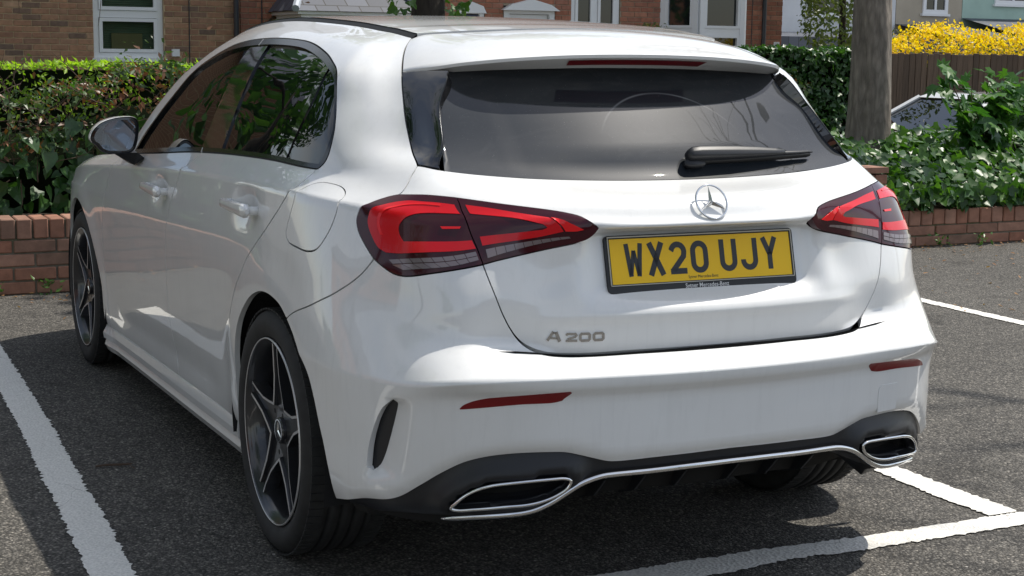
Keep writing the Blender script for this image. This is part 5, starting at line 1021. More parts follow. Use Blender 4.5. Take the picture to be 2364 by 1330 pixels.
for mrr in (False, True):
    lo = panel('outer_tail_lamp', M['lens'], car, outer_l, sp=.02, gap=.0014, off=.0015, rim=.02, mirror=mrr)
    li = panel('inner_tail_lamp', M['lens'], car, inner_l, sp=.02, gap=.0014, off=.0015, rim=.02, mirror=mrr)
    panel('light_guide', M['guide'], lo, G_OUT, sp=.012, off=.0032, rim=.003, mirror=mrr)
    panel('light_hoop', M['guide2'], lo, G_HOOP, sp=.012, off=.0044, rim=.003, mirror=mrr)
    panel('light_dash', M['guide2'], lo, np.array([(.693, .7315), (.644, .7335), (.647, .729), (.689, .727)]), sp=.03, off=.0036, rim=.003, mirror=mrr)
    panel('light_guide', M['guide'], li, G_IN, sp=.012, off=.0032, rim=.003, mirror=mrr)
    panel('lamp_reflector', M['guide2'], li, G_TIP, sp=.012, off=.0042, rim=.003, mirror=mrr)
    cells('lamp_cell', [(.832, .661), (.611, .6845)], [(.822, .6535), (.607, .6762)], 8, M['cells'], lo, mrr)
    cells('lamp_cell', [(.824, .6515), (.607, .6748)], [(.795, .6425), (.604, .6668)], 8, M['cells'], lo, mrr)
    cells('lamp_cell', [(.588, .687), (.372, .7135)], [(.583, .668), (.368, .709)], 9, M['cells'], li, mrr)
# ---- rear reflectors, towing eye cover
R_POLY = path([(.650, .3305), (.643, .339), (.624, .350), (.600, .3585), (.556, .365)], [(.556, .365), (.49, .3695), (.427, .3725)], [(.427, .3725), (.423, .369), (.439, .347)], [(.439, .347), (.455, .343), (.529, .3415), (.648, .329)], [(.648, .329), (.650, .3305)], step=.006)
both('rear_reflector', M['refl'], car, R_POLY, sp=.02, off=.0012, rim=.004)
panel('towing_eye_cover', M['paint'], car, path([(.540, .236), (.540, .292), (.533, .302)], [(.533, .302), (.478, .304)], [(.478, .304), (.470, .297), (.470, .236)], [(.470, .236), (.540, .236)], step=.006), sp=.03, off=.0012, rim=.004, mirror=True)
# ---- diffuser, exhaust trims, chrome strip
CHROME = [(.690, .0715), (.62, .077), (.575, .081), (.516, .0865), (.486, .094), (.456, .108), (.430, .125), (.394, .147), (.365, .157), (.34, .162), (.307, .164), (.229, .1655), (.12, .168), (0., .169)]
EXH = [(.672, .099), (.662, .110), (.645, .127), (.622, .142), (.59, .1535), (.534, .161), (.463, .1655), (.432, .1655), (.419, .160), (.425, .143), (.450, .125), (.48, .113), (.512, .1065), (.56, .103), (.62, .0965), (.66, .094)]
exh_p = catmull(EXH, .008, True)
dhalf = np.vstack([catmull(DIFF, .014)[:-1]])
d_poly = np.vstack([dhalf, [DIFF[-1]], dhalf[::-1]*[-1, 1], [(-1.05, .052), (-.9, .058), (-.7, .062), (-.54, .060), (-.47, .045), (-.43, .012), (-.40, .004), (0, .004), (.40, .004), (.43, .012), (.47, .045), (.54, .060), (.7, .062), (.9, .058), (1.05, .052)]])
def diff_disp(P, N, uv):
    a = np.stack([np.abs(uv[:, 0]), uv[:, 1]], 1); ch = catmull(CHROME, .02)
    below = a[:, 1] < np.interp(a[:, 0], ch[::-1, 0], ch[::-1, 1]); d = .018*np.ones(len(P))
    de = seg_dist(a, np.vstack([exh_p, exh_p[:1]])); ins = inpoly(a, exh_p); d -= np.where(ins, 0, .022*np.exp(-(np.maximum(de-.016, 0)/.026)**2))*(a[:, 1] > .07)
    d += np.where(below & (a[:, 0] < .47), .15*sst(np.interp(a[:, 0], ch[::-1, 0], ch[::-1, 1])-a[:, 1], 0, .09), 0)
    return P-N*d[:, None]
diffuser = panel('diffuser', M['plastic'], car, d_poly, [inset(exh_p, .004), inset(exh_p*[-1, 1], .004)], sp=.016, disp=diff_disp, rim=.015)
def sweep(name, mat, parent, uvs, r, off, closed=False, mirror=False, flat=1.):
    P, N = Sv(uvs); P = P+N*(np.asarray(off)[:, None] if hasattr(off, '__len__') else off); n = len(P); V = []; F = []; K = 10
    for i in range(n):
        t = P[(i+1) % n if closed else min(i+1, n-1)]-P[i-1 if closed or i > 0 else 0]; t = t/(np.linalg.norm(t)+1e-12); b = np.cross(t, N[i]); rr = r[i] if hasattr(r, '__len__') else r
        for k_ in range(K):
            a = 2*math.pi*k_/K; V.append(P[i]+N[i]*math.cos(a)*rr*flat+b*math.sin(a)*rr)
    for i in range(n if closed else n-1):
        j = (i+1) % n
        for k_ in range(K): F.append((i*K+k_, i*K+(k_+1) % K, j*K+(k_+1) % K, j*K+k_))
    if not closed: F += [tuple(range(K))[::-1], tuple((n-1)*K+k_ for k_ in range(K))]
    V = np.array(V)
    if mirror: V = V*[-1, 1, 1]; F = [f[::-1] for f in F]
    o = mesh_obj(name, V, F, mat, parent, True); return o
ch = catmull(CHROME, .012); ch = np.vstack([ch[:-1], (ch*[-1, 1])[::-1]])
rr = np.interp(np.abs(ch[:, 0]), [.55, .66, .70], [.0068, .006, .0015])
sweep('chrome_strip', M['chrome'], diffuser, ch, rr, np.interp(np.abs(ch[:, 0]), [.33, .42, .5], [-.006, .001, .006]), flat=.8)
for mrr in (False, True):
    et = sweep('exhaust_trim', M['chrome'], car, exh_p, .0040, .006, closed=True, mirror=mrr)
    # tapering chrome throat with a black end
    P, N = Sv(exh_p); P2 = P-N*.03; c_ = P.mean(0); P3 = c_+(P-c_)*[.93, 1, .80]-N*.05; nn = len(P)
    V = np.vstack([P, P2*0+c_+(P-c_)*[.97, 1, .9]-N*.022, P3]); F = []
    for k_ in range(nn):
        j = (k_+1) % nn; F += [(k_, j, nn+j, nn+k_), (nn+k_, nn+j, 2*nn+j, 2*nn+k_)]
    if mrr: V = V*[-1, 1, 1]
    mesh_obj('exhaust_throat', V, F, M['rimdark'], et, True)
    mesh_obj('exhaust_opening', V[2*nn:], [tuple(range(nn))], M['dark'], et)
for xf in (-.30, -.19, -.075, .075, .19, .30):
    mb = MB(); mb.add([(xf-.003, -.785, .335), (xf+.003, -.785, .335), (xf+.003, -.69, .33), (xf-.003, -.69, .33), (xf-.003, -.735, .285), (xf+.003, -.735, .285), (xf+.003, -.66, .26), (xf-.003, -.66, .26)], [(0,1,2,3),(4,7,6,5),(0,4,5,1),(1,5,6,2),(2,6,7,3),(3,7,4,0)])
    mb.build('diffuser_fin', M['plastic'], diffuser)
# ------------------------------------------------------------------ windows, roof, spoiler
dlo = path(DLO_BOT, DLO_REST, step=.012)
dlo_i = inset(dlo, .0195)
def near_i(p): return int(np.argmin(np.linalg.norm(dlo_i-np.array(p), axis=1)))
def arc(i, j):
    return dlo_i[i:j+1] if j >= i else np.vstack([dlo_i[i:], dlo_i[:j+1]])
iv = {k_: near_i(p) for k_, p in dict(b1=(1.519, .909), b1f=(1.555, .909), b2=(2.105, .91), b2f=(2.325, .91), t1=(1.41, 1.205), t1f=(1.462, 1.215), t2=(2.255, 1.25), t2f=(2.52, 1.25)).items()}
def seg(i, j, mid=()): return catmull([tuple(dlo_i[i])]+list(mid)+[tuple(dlo_i[j])], .02)[1:-1]
DIVA, DIVB = [(1.452, 1.06), (1.42, 1.142)], [(1.497, 1.06), (1.467, 1.14)]
w_front = np.vstack([arc(iv['b2f'], iv['t2f']), seg(iv['t2f'], iv['b2f'])])
w_pil = np.vstack([arc(iv['b2'], iv['b2f']), seg(iv['b2f'], iv['t2f']), arc(iv['t2f'], iv['t2']), seg(iv['t2'], iv['b2'])])
w_rear = np.vstack([arc(iv['b1f'], iv['b2']), seg(iv['b2'], iv['t2']), arc(iv['t2'], iv['t1f']), seg(iv['t1f'], iv['b1f'], DIVB[::-1])])
w_div = np.vstack([arc(iv['b1'], iv['b1f']), seg(iv['b1f'], iv['t1f'], DIVB), arc(iv['t1f'], iv['t1']), seg(iv['t1'], iv['b1'], DIVA[::-1])])
w_quarter = np.vstack([arc(iv['t1'], iv['b1']), seg(iv['b1'], iv['t1'], DIVA)])
def clean(p): return p[np.linalg.norm(p-np.roll(p, 1, 0), axis=1) > 1e-4]
for mrr in (False, True):
    panel('window_trim', M['trim'], car, clean(inset(dlo, .0022)), [clean(dlo_i)[::1]], sp=.03, off=.0005, rim=.012, mirror=mrr)
    panel('window_seal', M['rubber'], car, clean(inset(dlo, -.004)), [clean(inset(dlo, .004))], sp=.05, off=-.006, rim=0, mirror=mrr)
    for nm, p_, m_, of in (('front_window', w_front, M['sglass'], -.009), ('centre_pillar', w_pil, M['gloss'], -.004), ('rear_window', w_rear, M['dglass'], -.009), ('window_divider', w_div, M['gloss'], -.006), ('quarter_window', w_quarter, M['dglass'], -.009)):
        panel(nm, m_, car, clean(p_), sp=.035, off=of, rim=.006, mirror=mrr)
# pale joint in the belt trim between the doors
for mrr in (False, True):
    for q_ in ([(2.285, .889), (2.293, .889), (2.303, .909), (2.295, .909)], [(2.372, 1.2495), (2.380, 1.2495), (2.388, 1.2685), (2.380, 1.2685)]):
        panel('trim_joint', M['satin'], car, np.array(q_), sp=.05, off=.0014, rim=.003, mirror=mrr)
# tailgate glass with its black side fins
g_half = np.array(catmull([(.655, .897), (.56, .8955), (.48, .8955), (.387, .896), (.30, .897), (.194, .898), (0, .898)], .02))
g_poly = np.vstack([[(.640, 1.265), (.655, 1.1)], g_half, (g_half*[-1, 1])[::-1][1:], [(-.655, 1.1), (-.640, 1.265), (-.3, 1.265), (0, 1.265), (.3, 1.265)]])
def glass_disp(P, N, uv):
    "keep the pane a plain shallow curve out to its edges"
    P = P.copy(); a, b = S(np.full(len(uv), .2), uv[:, 1]), S(np.full(len(uv), .40), uv[:, 1]); x = np.abs(P[:, 0]); w = x > .40
    y = b[:, 1]+(b[:, 1]-a[:, 1])/.2*1.25*(x-.40); z = b[:, 2]+(b[:, 2]-a[:, 2])/.2*(x-.40)
    P[w, 1] = y[w]+.004; P[w, 2] = z[w]-.004; return P
rg = panel('tailgate_window', M['glass'], car, g_poly, sp=.025, off=-.006, rim=.004, disp=glass_disp)
fin_p = path([(.772, .899), (.783, .947), (.787, 1.049), (.783, 1.124), (.780, 1.192)], [(.780, 1.192), (.73, 1.20), (.673, 1.205)], [(.673, 1.205), (.676, 1.16), (.672, 1.128), (.662, 1.067), (.660, .953), (.662, .8965)], [(.662, .8965), (.72, .897), (.772, .899)])
both('window_fin', M['gloss'], car, fin_p, sp=.02, off=.0005, rim=.03)
FE = catmull([(.676, 1.195), (.672, 1.128), (.662, 1.067), (.660, .953), (.662, .905)], .02)
for mrr in (False, True): sweep('fin_edge', M['trim'], car, FE, .0016, .0004, mirror=mrr)
def roof_edge(u_): return S(np.atleast_1d(u_), np.full(np.size(u_), 1.379))
us = np.linspace(.792, 3.33, 60); E_ = roof_edge(us)
t_ = (us-.792)/(3.33-.792)
bow = np.interp(t_, [0, .18, .5, .8, 1], [-.105, -.02, 0, .05, .13]); crown = np.interp(t_, [0, .2, .4, .7, 1], [.031, .027, .024, .026, .034])
def roof_pts(inn, dz, ns, i0=0, i1=60, sr=1.):
    R_ = []
    for i in range(i0, i1):
        x, y, z = E_[i]; x = x+inn; row = []
        for s_ in np.linspace(-sr, sr, ns): row.append((-x*s_, y+bow[i]*(1-s_*s_), z+dz+crown[i]*(1-s_*s_)))
        R_.append(row)
    return R_
mb = MB(); crown -= .0105; R_ = roof_pts(.0165, .0120, 41); mb.grid(R_, flip=True)
rim_ = [R_[0], [(x, y-.0, z-.02) for x, y, z in R_[0]]]; mb.grid(rim_, flip=False)
roof = mb.build('roof', M['paint'], car, True)
for sgn in (1, -1):
    mb = MB(); rows_ = []
    for i in range(60):
        x, y, z = E_[i]; rows_.append([(sgn*(x-.0005), y, z-.004), (sgn*(x+.005), y, z+.0015), (sgn*(x+.018), y, z+.0105)])
    mb.grid(rows_, flip=(sgn > 0)); mb.build('roof_strip', M['rubber'], car, True)
# spoiler: Coons patch between the roof rear edge, the gap on either side and the trailing edge
def lerp_curve(pts, n):
    p = catmull(pts, .004); d = np.concatenate([[0], np.cumsum(np.linalg.norm(np.diff(p, axis=0), axis=1))]); t = np.linspace(0, d[-1], n)
    return np.stack([np.interp(t, d, p[:, i]) for i in range(3)], 1)
NS_ = 61
te_h = [(-.569, -.166, 1.2765), (-.545, -.215, 1.2850), (-.507, -.283, 1.2945), (-.482, -.315, 1.3005), (-.44, -.344, 1.3065), (-.36, -.371, 1.3145), (-.2, -.397, 1.3240), (0, -.407, 1.3275)]
TE = lerp_curve(te_h+[(-x, y, z) for x, y, z in te_h[:-1][::-1]], NS_)
A_ = []
for s_ in np.linspace(-1, 1, 61):
    x, y, z = E_[0]; x = x+.004; A_.append((s_*abs(x), y-.003+bow[0]*(1-s_*s_), z-.001+(crown[0]+.0105)*(1-s_*s_)+.0085*(1-abs(s_)**30)*abs(s_)**4))
A_ = lerp_curve([tuple(a) for a in A_], NS_)
Lc = lerp_curve([tuple(S([u_-.004], [v_])[0]) for u_, v_ in [(.792, 1.379), (.789, 1.32), (.785, 1.258), (.784, 1.194)]], 21); Lc[0] = A_[0]; Lc[-1] = TE[0]; Rc = Lc*[-1, 1, 1]
mb = MB(); rows_ = []
for i, t1 in enumerate(np.linspace(0, 1, 21)):
    row = []
    for j, s1 in enumerate(np.linspace(0, 1, NS_)):
        p = (1-t1)*A_[j]+t1*TE[j]+(1-s1)*Lc[i]+s1*Rc[i]-((1-s1)*(1-t1)*A_[0]+s1*(1-t1)*A_[-1]+(1-s1)*t1*TE[0]+s1*t1*TE[-1])
        p = p+np.array([0, 0, .010*math.sin(math.pi*t1)*(1-abs(2*s1-1)**4)]); row.append(p)
    rows_.append(row)
mb.grid(rows_)
U_h = [(-.563, -.160, 1.2705), (-.535, -.205, 1.2735), (-.495, -.255, 1.2765), (-.467, -.278, 1.279), (-.40, -.294, 1.283), (-.285, -.314, 1.2875), (-.14, -.330, 1.2915), (0, -.335, 1.2925)]
UC = lerp_curve(U_h+[(-x, y, z) for x, y, z in U_h[:-1][::-1]], NS_)
T2 = TE+np.array([0, .0025, -.008]); T2[0] = TE[0]*.7+UC[0]*.3; T2[-1] = TE[-1]*.7+UC[-1]*.3
mb.grid([TE, T2]); mb.grid([T2, T2*.5+UC*.5, UC]); mb.grid([UC, UC+np.array([0, .07, -.004])])
sp = mb.build('spoiler', M['paint'], car)
nface = len(sp.data.polygons); fl_ = np.zeros(nface, bool); fl_[:20*(NS_-1)] = True; sp.data.polygons.foreach_set('use_smooth', fl_)
# third brake light in the face under the lip
mb = MB(); rows_ = [[], []]
for x in np.linspace(-.205, .205, 25):
    a = np.array([np.interp(x, T2[:, 0], T2[:, i]) for i in range(3)]); b = np.array([np.interp(x, UC[:, 0], UC[:, i]) for i in range(3)])
    k0 = .20; k1 = .66; sh = 0 if abs(x) < .2 else .1
    rows_[0].append(a+(b-a)*k0+np.array([0, -.0025, -.001])); rows_[1].append((a+(b-a)*k1+np.array([0, -.0025, -.001]))*np.array([.955, 1, 1]))
mb.grid(rows_); mb.build('high_brake_light', M['refl'], car)
# windscreen and bonnet
rows_ = []
for v_ in np.linspace(.90, 1.379, 14):
    p = S([3.345], [v_])[0]; p[0] += .012; k_ = (v_-.90)/.479; rows_.append([(-p[0]*s_, p[1]+(.20*(1-k_)+.13*k_)*(1-s_*s_), p[2]+.0*k_+.034*k_*(1-s_*s_)) for s_ in np.linspace(-1, 1, 25)])
mb = MB(); mb.grid(rows_); mb.build('windscreen', M['sglass'], car, True)
rows_ = []
for u_ in np.linspace(3.36, 5.1, 24):
    p = S([u_], [.889])[0]; k_ = (u_-3.36)/1.74; rows_.append([(-(p[0]+.004)*s_, p[1]+(.22*(1-k_)+.30*k_)*(1-s_*s_), p[2]+.045*(1-k_*.7)*(1-s_*s_)) for s_ in np.linspace(-1, 1, 31)])
mb = MB(); mb.grid(rows_, flip=True); mb.build('bonnet', M['paint'], car, True)
# ------------------------------------------------------------------ sills
for sgn in (1, -1):
    prof = [(-.004, .004), (.0015, -.002), (.006, -.030), (.004, -.052), (-.006, -.060), (-.003, -.068), (.000, -.080), (-.012, -.104), (-.040, -.112), (-.10, -.112)]
    rows_ = []
    for y in np.linspace(.395, 2.36, 40):
        u_ = float(y2u(y)); p = S([u_], [.10])[0]; e = sst(np.array([y]), 2.16, 2.36)[0]*.012; row = []
        for dx, dz in prof: row.append((sgn*(p[0]-dx-(e if dz < -.02 else 0)), y, p[2]+dz))
        rows_.append(row)
    mb = MB(); mb.grid(rows_, flip=(sgn > 0)); mb.add(rows_[0], [tuple(range(len(prof)))]); mb.add(rows_[-1], [tuple(range(len(prof)))])
    mb.build('side_skirt', M['paint'], car)
# ------------------------------------------------------------------ underbody, arch liners
mb = MB(); mb.box(-.66, .66, .40, 2.3, .17, .26); mb.box(-.58, .58, -.62, 3.3, .26, .52); mb.build('underbody', M['under'], car)
mb = MB(); mb.tube([(-.28, -.40, .27), (.28, -.40, .27)], .085, 16); mb.build('silencer', M['under'], car)
for yc in (0., 2.729):
    for sgn in (1, -1):
        mb = MB(); rows_ = []
        for xx in (-.868, -.62):
            R_l = .42 if xx < -.8 else .40
            rows_.append([(sgn*xx, yc-R_l*math.cos(a), .325+R_l*math.sin(a)*(.90)) for a in np.linspace(-.25, math.pi+.25, 24)])
        mb.grid(rows_, flip=(sgn > 0)); b = rows_[1]; mb.add(b, [tuple(range(len(b)))]); mb.build('arch_liner', M['liner'], car)
# ------------------------------------------------------------------ wheels
def lathe(prof, n=72):
    "profile (x along the axle, r)"
    V = []; F = []; k = len(prof)
    for i in range(n):
        a = 2*math.pi*i/n
        for x, r in prof: V.append((x, r*math.cos(a), r*math.sin(a)))
    for i in range(n):
        for j in range(k-1): F.append((i*k+j, i*k+j+1, ((i+1) % n)*k+j+1, ((i+1) % n)*k+j))
    return V, F
def make_wheel():
    w = bpy.data.objects.new('wheel', None); COL.objects.link(w); w.parent = car
    # tyre: outer side at x = 0, inner at x = .225 (left wheel, outside towards -x)
    pr = [(.012, .246), (.004, .255), (-.004, .272), (-.007, .290), (-.002, .307), (.008, .318), (.020, .3245), (.040, .3272)]
    for gx in (.060, .095, .130, .165): pr += [(gx-.005, .328), (gx-.0042, .3215), (gx+.0042, .3215), (gx+.005, .328)]
    pr += [(.185, .3272), (.205, .3245), (.217, .318), (.227, .307), (.232, .290), (.229, .272), (.221, .255), (.213, .246)]
    v, f = lathe(pr, 96); tyre = mesh_obj('tyre', v, f, M['tyre'], w); tyre.data.polygons.foreach_set('use_smooth', np.ones(len(f), bool))
    # shoulder blocks
    mb = MB()
    for k in range(84):
        a = 2*math.pi*k/84
        ca, sa = math.cos(a), math.sin(a); tx = Vector((0, -sa, ca)); rx = Vector((0, ca, sa))
        for xx, rr_ in ((.026, .3262), (.199, .3262)): mb.obox(Vector((xx, 0, 0))+rx*rr_, (1, 0, 0), tx, rx, .020, .0092, .0022)
    tag(mb.build('tread_blocks', M['tyre'], w), kind='stuff')
    # rim barrel
    v, f = lathe([(.004, .250), (.000, .2485), (.000, .2455), (.006, .2435), (.010, .236), (.03, .226), (.12, .215), (.19, .222), (.205, .243)], 96)
    barrel = mesh_obj('rim_barrel', v, f, M['rimdark'], w, True)
    v, f = lathe([(.0025, .2500), (-.0012, .2492), (-.0012, .2466), (.003, .2455)], 96); mesh_obj('rim_lip', v, f, M['satin'], w, True)
    # star of five spokes
    out = []; nsp = 5
    for k in range(nsp):
        a0 = math.pi/2+2*math.pi*k/nsp
        for r, ang in ((.083, -math.pi/5), (.105, -.37), (.145, -.175), (.200, -.108), (.2465, -.092), (.2465, .092), (.200, .108), (.145, .175), (.105, .37)):
            out.append((a0+ang, r))
    def dep(r): return .012+.016*(1-min(1, r/.245))**1.3
    def pt(a, r, dx=0): return (dep(r)+dx, r*math.cos(a), r*math.sin(a))
    n = len(out); P = np.array([(r*math.cos(a), r*math.sin(a)) for a, r in out])
    Pin = inset(P, .0072)
    def rr2(p): return math.hypot(*p)
    mb = MB()
    o3 = [(dep(rr2(p)), p[0], p[1]) for p in P]; i3 = [(dep(rr2(p))+.0006, p[0], p[1]) for p in Pin]; i4 = [(dep(rr2(p))+.011, p[0]*.995, p[1]*.995) for p in inset(P, .0092)]; o4 = [(dep(rr2(p))+.040, p[0], p[1]) for p in P]
    for i in range(n):
        j = (i+1) % n
        mb.add([o3[i], o3[j], i3[j], i3[i]], [(3, 2, 1, 0)], 0); mb.add([i3[i], i3[j], i4[j], i4[i]], [(3, 2, 1, 0)], 1); mb.add([o3[i], o3[j], o4[j], o4[i]], [(0, 1, 2, 3)], 1)
    # recessed dark face, triangulated
    q = [(p[1], p[2]) for p in i4]; r_ = delaunay_2d_cdt([Vector(x) for x in q], [(i, (i+1) % n) for i in range(n)], [], 1, 1e-7)
    vv = [(dep(math.hypot(*x))+.011, x[0], x[1]) for x in r_[0]]; mb.add(vv, [tuple(f)[::-1] for f in r_[2]], 1)
    mb.build('spokes', None, w, mats=[M['satin'], M['rimdark']])
    # hub cap with ring and three pointed star, wheel bolts
    v, f = lathe([(.022, .0), (.022, .029), (.0235, .031), (.0205, .0325), (.024, .0345), (.036, .037)], 36); hub = mesh_obj('hub_cap', v, f, M['rimdark'], w)
    mb = MB()
    for k in range(24):
        a, b = 2*math.pi*k/24, 2*math.pi*(k+1)/24; mb.add([(.0195, .0315*math.cos(a), .0315*math.sin(a)), (.0195, .0315*math.cos(b), .0315*math.sin(b)), (.0195, .0275*math.cos(b), .0275*math.sin(b)), (.0195, .0275*math.cos(a), .0275*math.sin(a))], [(3, 2, 1, 0)])
    for k in range(3):
        a = math.pi/2+2*math.pi*k/3; t, l, r = [(.0195, .0275*math.cos(a), .0275*math.sin(a))]+[(.0195, .005*math.cos(a+s_), .005*math.sin(a+s_)) for s_ in (math.pi/3, -math.pi/3)]
        mb.add([t, l, (.0175, 0, 0), r], [(0, 1, 2), (0, 2, 3)])
    mb.build('hub_emblem', M['chrome'], w)
    for k in range(5):
        a = math.pi/2+math.pi/5+2*math.pi*k/5; c_ = (.058*math.cos(a), .058*math.sin(a)); mb = MB()
        mb.add([(.0225, c_[0]+.0075*math.cos(b), c_[1]+.0075*math.sin(b)) for b in np.linspace(0, 2*math.pi, 12, endpoint=False)], [tuple(range(12))[::-1]]); mb.build('wheel_bolt', M['dark'], w)
    v, f = lathe([(.075, .04), (.075, .150), (.095, .150), (.095, .04)], 48); mesh_obj('brake_disc', v, f, M['steel'], w)
    mb = MB(); mb.box(.055, .12, .09, .165, -.06, .06); mb.build('brake_caliper', M['rimdark'], w)
    return w
wheel0 = make_wheel()
def copy_tree(o, parent):
    c_ = o.copy(); COL.objects.link(c_); c_.parent = parent
    for ch_ in list(o.children): copy_tree(ch_, c_)
    return c_
for i, (sx, y, rot) in enumerate(((-1, 0., 0.), (-1, 2.729, .30), (1, 0., .5), (1, 2.729, .9))):
    w = wheel0 if i == 0 else copy_tree(wheel0, car)
    w.location = (-.877 if sx < 0 else .877, y, .3275); w.rotation_euler = (rot, 0, 0) if sx < 0 else (rot, 0, math.pi)
# ------------------------------------------------------------------ door handles
for mrr in (False, True):
    for (y0, y1, z0), dpar in zip(HANDLES, ('rear', 'front')):
        sgn = 1 if mrr else -1; mb = MB(); rows_ = []
        for t in np.linspace(0, 1, 15):
            y = y0+(y1-y0)*t; u_ = float(y2u(y)); px = abs(S([u_], [.695])[0][0])
            e = min(1, t/.05, (1-t)/.05)**.5 if 0 < t < 1 else .25
            hh = (.019-.007*t)*max(e, .35); st = .036-.006*t; dp = (.020-.005*t)*max(e, .4); zc = z0-.002+.002*t; x0 = px+.004
            row = []
            for k in range(12):
                a = 2*math.pi*k/12; row.append((sgn*(x0+st-.012+dp*.62*math.copysign(abs(math.cos(a))**.6, math.cos(a))), y, zc+hh*math.copysign(abs(math.sin(a))**.7, math.sin(a))))
            rows_.append(row+[row[0]])
        mb.grid(rows_, flip=(sgn > 0)); mb.add(rows_[0][:-1], [tuple(range(12))]); mb.add(rows_[-1][:-1], [tuple(range(12))])
        for yy in (y0+.015, y1-.02):
            u_ = float(y2u(yy)); px = abs(S([u_], [.695])[0][0]); xa, xb = sorted((sgn*(px-.02), sgn*(px+.022))); mb.box(xa, xb, yy-.012, yy+.012, z0-.012, z0+.010)
        h = mb.build('door_handle', M['paint'], car, True)
# ------------------------------------------------------------------ door mirrors
def crop(cx, cy): return (-.894-(985-cx)*.000262, 1.096-(cy-160)*.000264)
M_OUT = [crop(*p) for p in ((372, 440), (395, 360), (450, 290), (540, 225), (680, 178), (820, 160), (930, 162), (985, 190), (1010, 250), (1008, 360), (985, 500), (945, 595), (880, 636), (700, 642), (580, 634), (510, 600), (440, 520), (395, 490))]
mo = catmull(M_OUT, .008, True); mc = mo.mean(0)
for sgn in (-1, 1):
    base = bpy.data.objects.new('door_mirror', None); COL.objects.link(base); base.parent = car
    def ring(sc, y, dz=0, dx=0): return [(-sgn*(mc[0]+dx+(p[0]-mc[0])*sc) if sgn > 0 else mc[0]+dx+(p[0]-mc[0])*sc, y, mc[1]+dz+(p[1]-mc[1])*sc) for p in mo]
    n = len(mo); rings = [ring(.93, 1.507), ring(.985, 1.500), ring(1.0, 1.508), ring(1.0, 1.53), ring(.95, 1.575, .002, .004), ring(.82, 1.62, .003, .010), ring(.55, 1.65, .003, .015), ring(.2, 1.662, .003, .018)]
    capm, basem = MB(), MB()
    for i in range(len(rings)-1):
        for k in range(n):
            j = (k+1) % n; q = [rings[i][k], rings[i][j], rings[i+1][j], rings[i+1][k]]; zc = sum(p[2] for p in q)/4; xo = abs(sum(p[0] for p in q)/4)
            (capm if (zc > 1.012+.03*(1.0-xo)*0 and i >= 1) else basem).add(q, [(0, 1, 2, 3) if sgn > 0 else (3, 2, 1, 0)])
    (capm).build('mirror_cap', M['paint'], base, True); basem.build('mirror_housing', M['plastic'], base, True)
    # thin pale lower edge and the glass
    G = ring(.83, 1.506, -.001); g2 = ring(.93, 1.507)
    mb = MB(); mb.grid([g2+[g2[0]], G+[G[0]]], flip=(sgn > 0)); mb.build('mirror_bezel', M['gloss'], base)
    gl = mesh_obj('mirror_glass', [(x, y+.30*(abs(x)-.985)*.16-.0005, z) for x, y, z in G], [tuple(range(n)) if sgn > 0 else tuple(range(n))[::-1]], M['mirror'], base)
    mb = MB(); A = [(.895, 1.50, .972), (.968, 1.515, .966), (.955, 1.60, .966), (.880, 1.62, .972)]; B = [(.862, 1.54, .950), (.895, 1.55, .925), (.893, 1.66, .925), (.858, 1.69, .955)]
    mb.add([(sgn*x, y, z) for x, y, z in A+B], [(0, 1, 2, 3), (7, 6, 5, 4), (0, 4, 5, 1), (1, 5, 6, 2), (2, 6, 7, 3), (3, 7, 4, 0)]); mb.build('mirror_foot', M['plastic'], base)
# ------------------------------------------------------------------ seats seen dimly through the glass
for sx in (-.36, .36):
    mb = MB(); mb.obox((sx, 1.05, .78), (1, 0, 0), (0, .97, -.24), (0, .24, .97), .235, .06, .32); mb.obox((sx, .98, 1.17), (1, 0, 0), (0, .97, -.24), (0, .24, .97), .13, .05, .10); mb.obox((sx, 1.33, .52), (1, 0, 0), (0, 1, 0), (0, 0, 1), .235, .27, .08); mb.build('front_seat', M['seat'], car)
mb = MB(); mb.obox((0, .12, .75), (1, 0, 0), (0, .95, -.3), (0, .3, .95), .62, .06, .30)
for sx in (-.40, 0, .40): mb.obox((sx, .06, 1.09), (1, 0, 0), (0, .95, -.3), (0, .3, .95), .11, .04, .07)
mb.build('rear_seat', M['seat'], car)
mb = MB(); mb.box(-.66, .66, -.56, 2.2, .50, .56); mb.box(-.62, .62, -.50, .05, .86, .875); mb.box(-.70, .70, 1.75, 2.1, .6, .93); mb.build('cabin_floor', M['seat'], car)
# ------------------------------------------------------------------ lettering helpers
def stroke(pts, w, closed=False):
    "flat ribbon along a polyline with mitred joins; returns vertices and quads"
    p = np.array(pts, float); p = p[np.r_[True, np.linalg.norm(np.diff(p, axis=0), axis=1) > 1e-6]]; n = len(p); V = []; F = []
    for i in range(n):
        a = p[i]-p[i-1] if (i > 0 or closed) else p[1]-p[0]; b = p[(i+1) % n]-p[i] if (i < n-1 or closed) else p[-1]-p[-2]
        a = a/np.linalg.norm(a); b = b/np.linalg.norm(b); na, nb = np.array([-a[1], a[0]]), np.array([-b[1], b[0]]); m = na+nb; m /= np.linalg.norm(m)+1e-9
        k = w/2/max(.5, float(m@na)); V += [p[i]+m*k, p[i]-m*k]
    for i in range(n if closed else n-1):
        j = (i+1) % n; F.append((2*i, 2*i+1, 2*j+1, 2*j))
    return V, F
def arcp(cx, cy, rx, ry, a0, a1, n=9): return [(cx+rx*math.cos(math.radians(a)), cy+ry*math.sin(math.radians(a))) for a in np.linspace(a0, a1, n)]
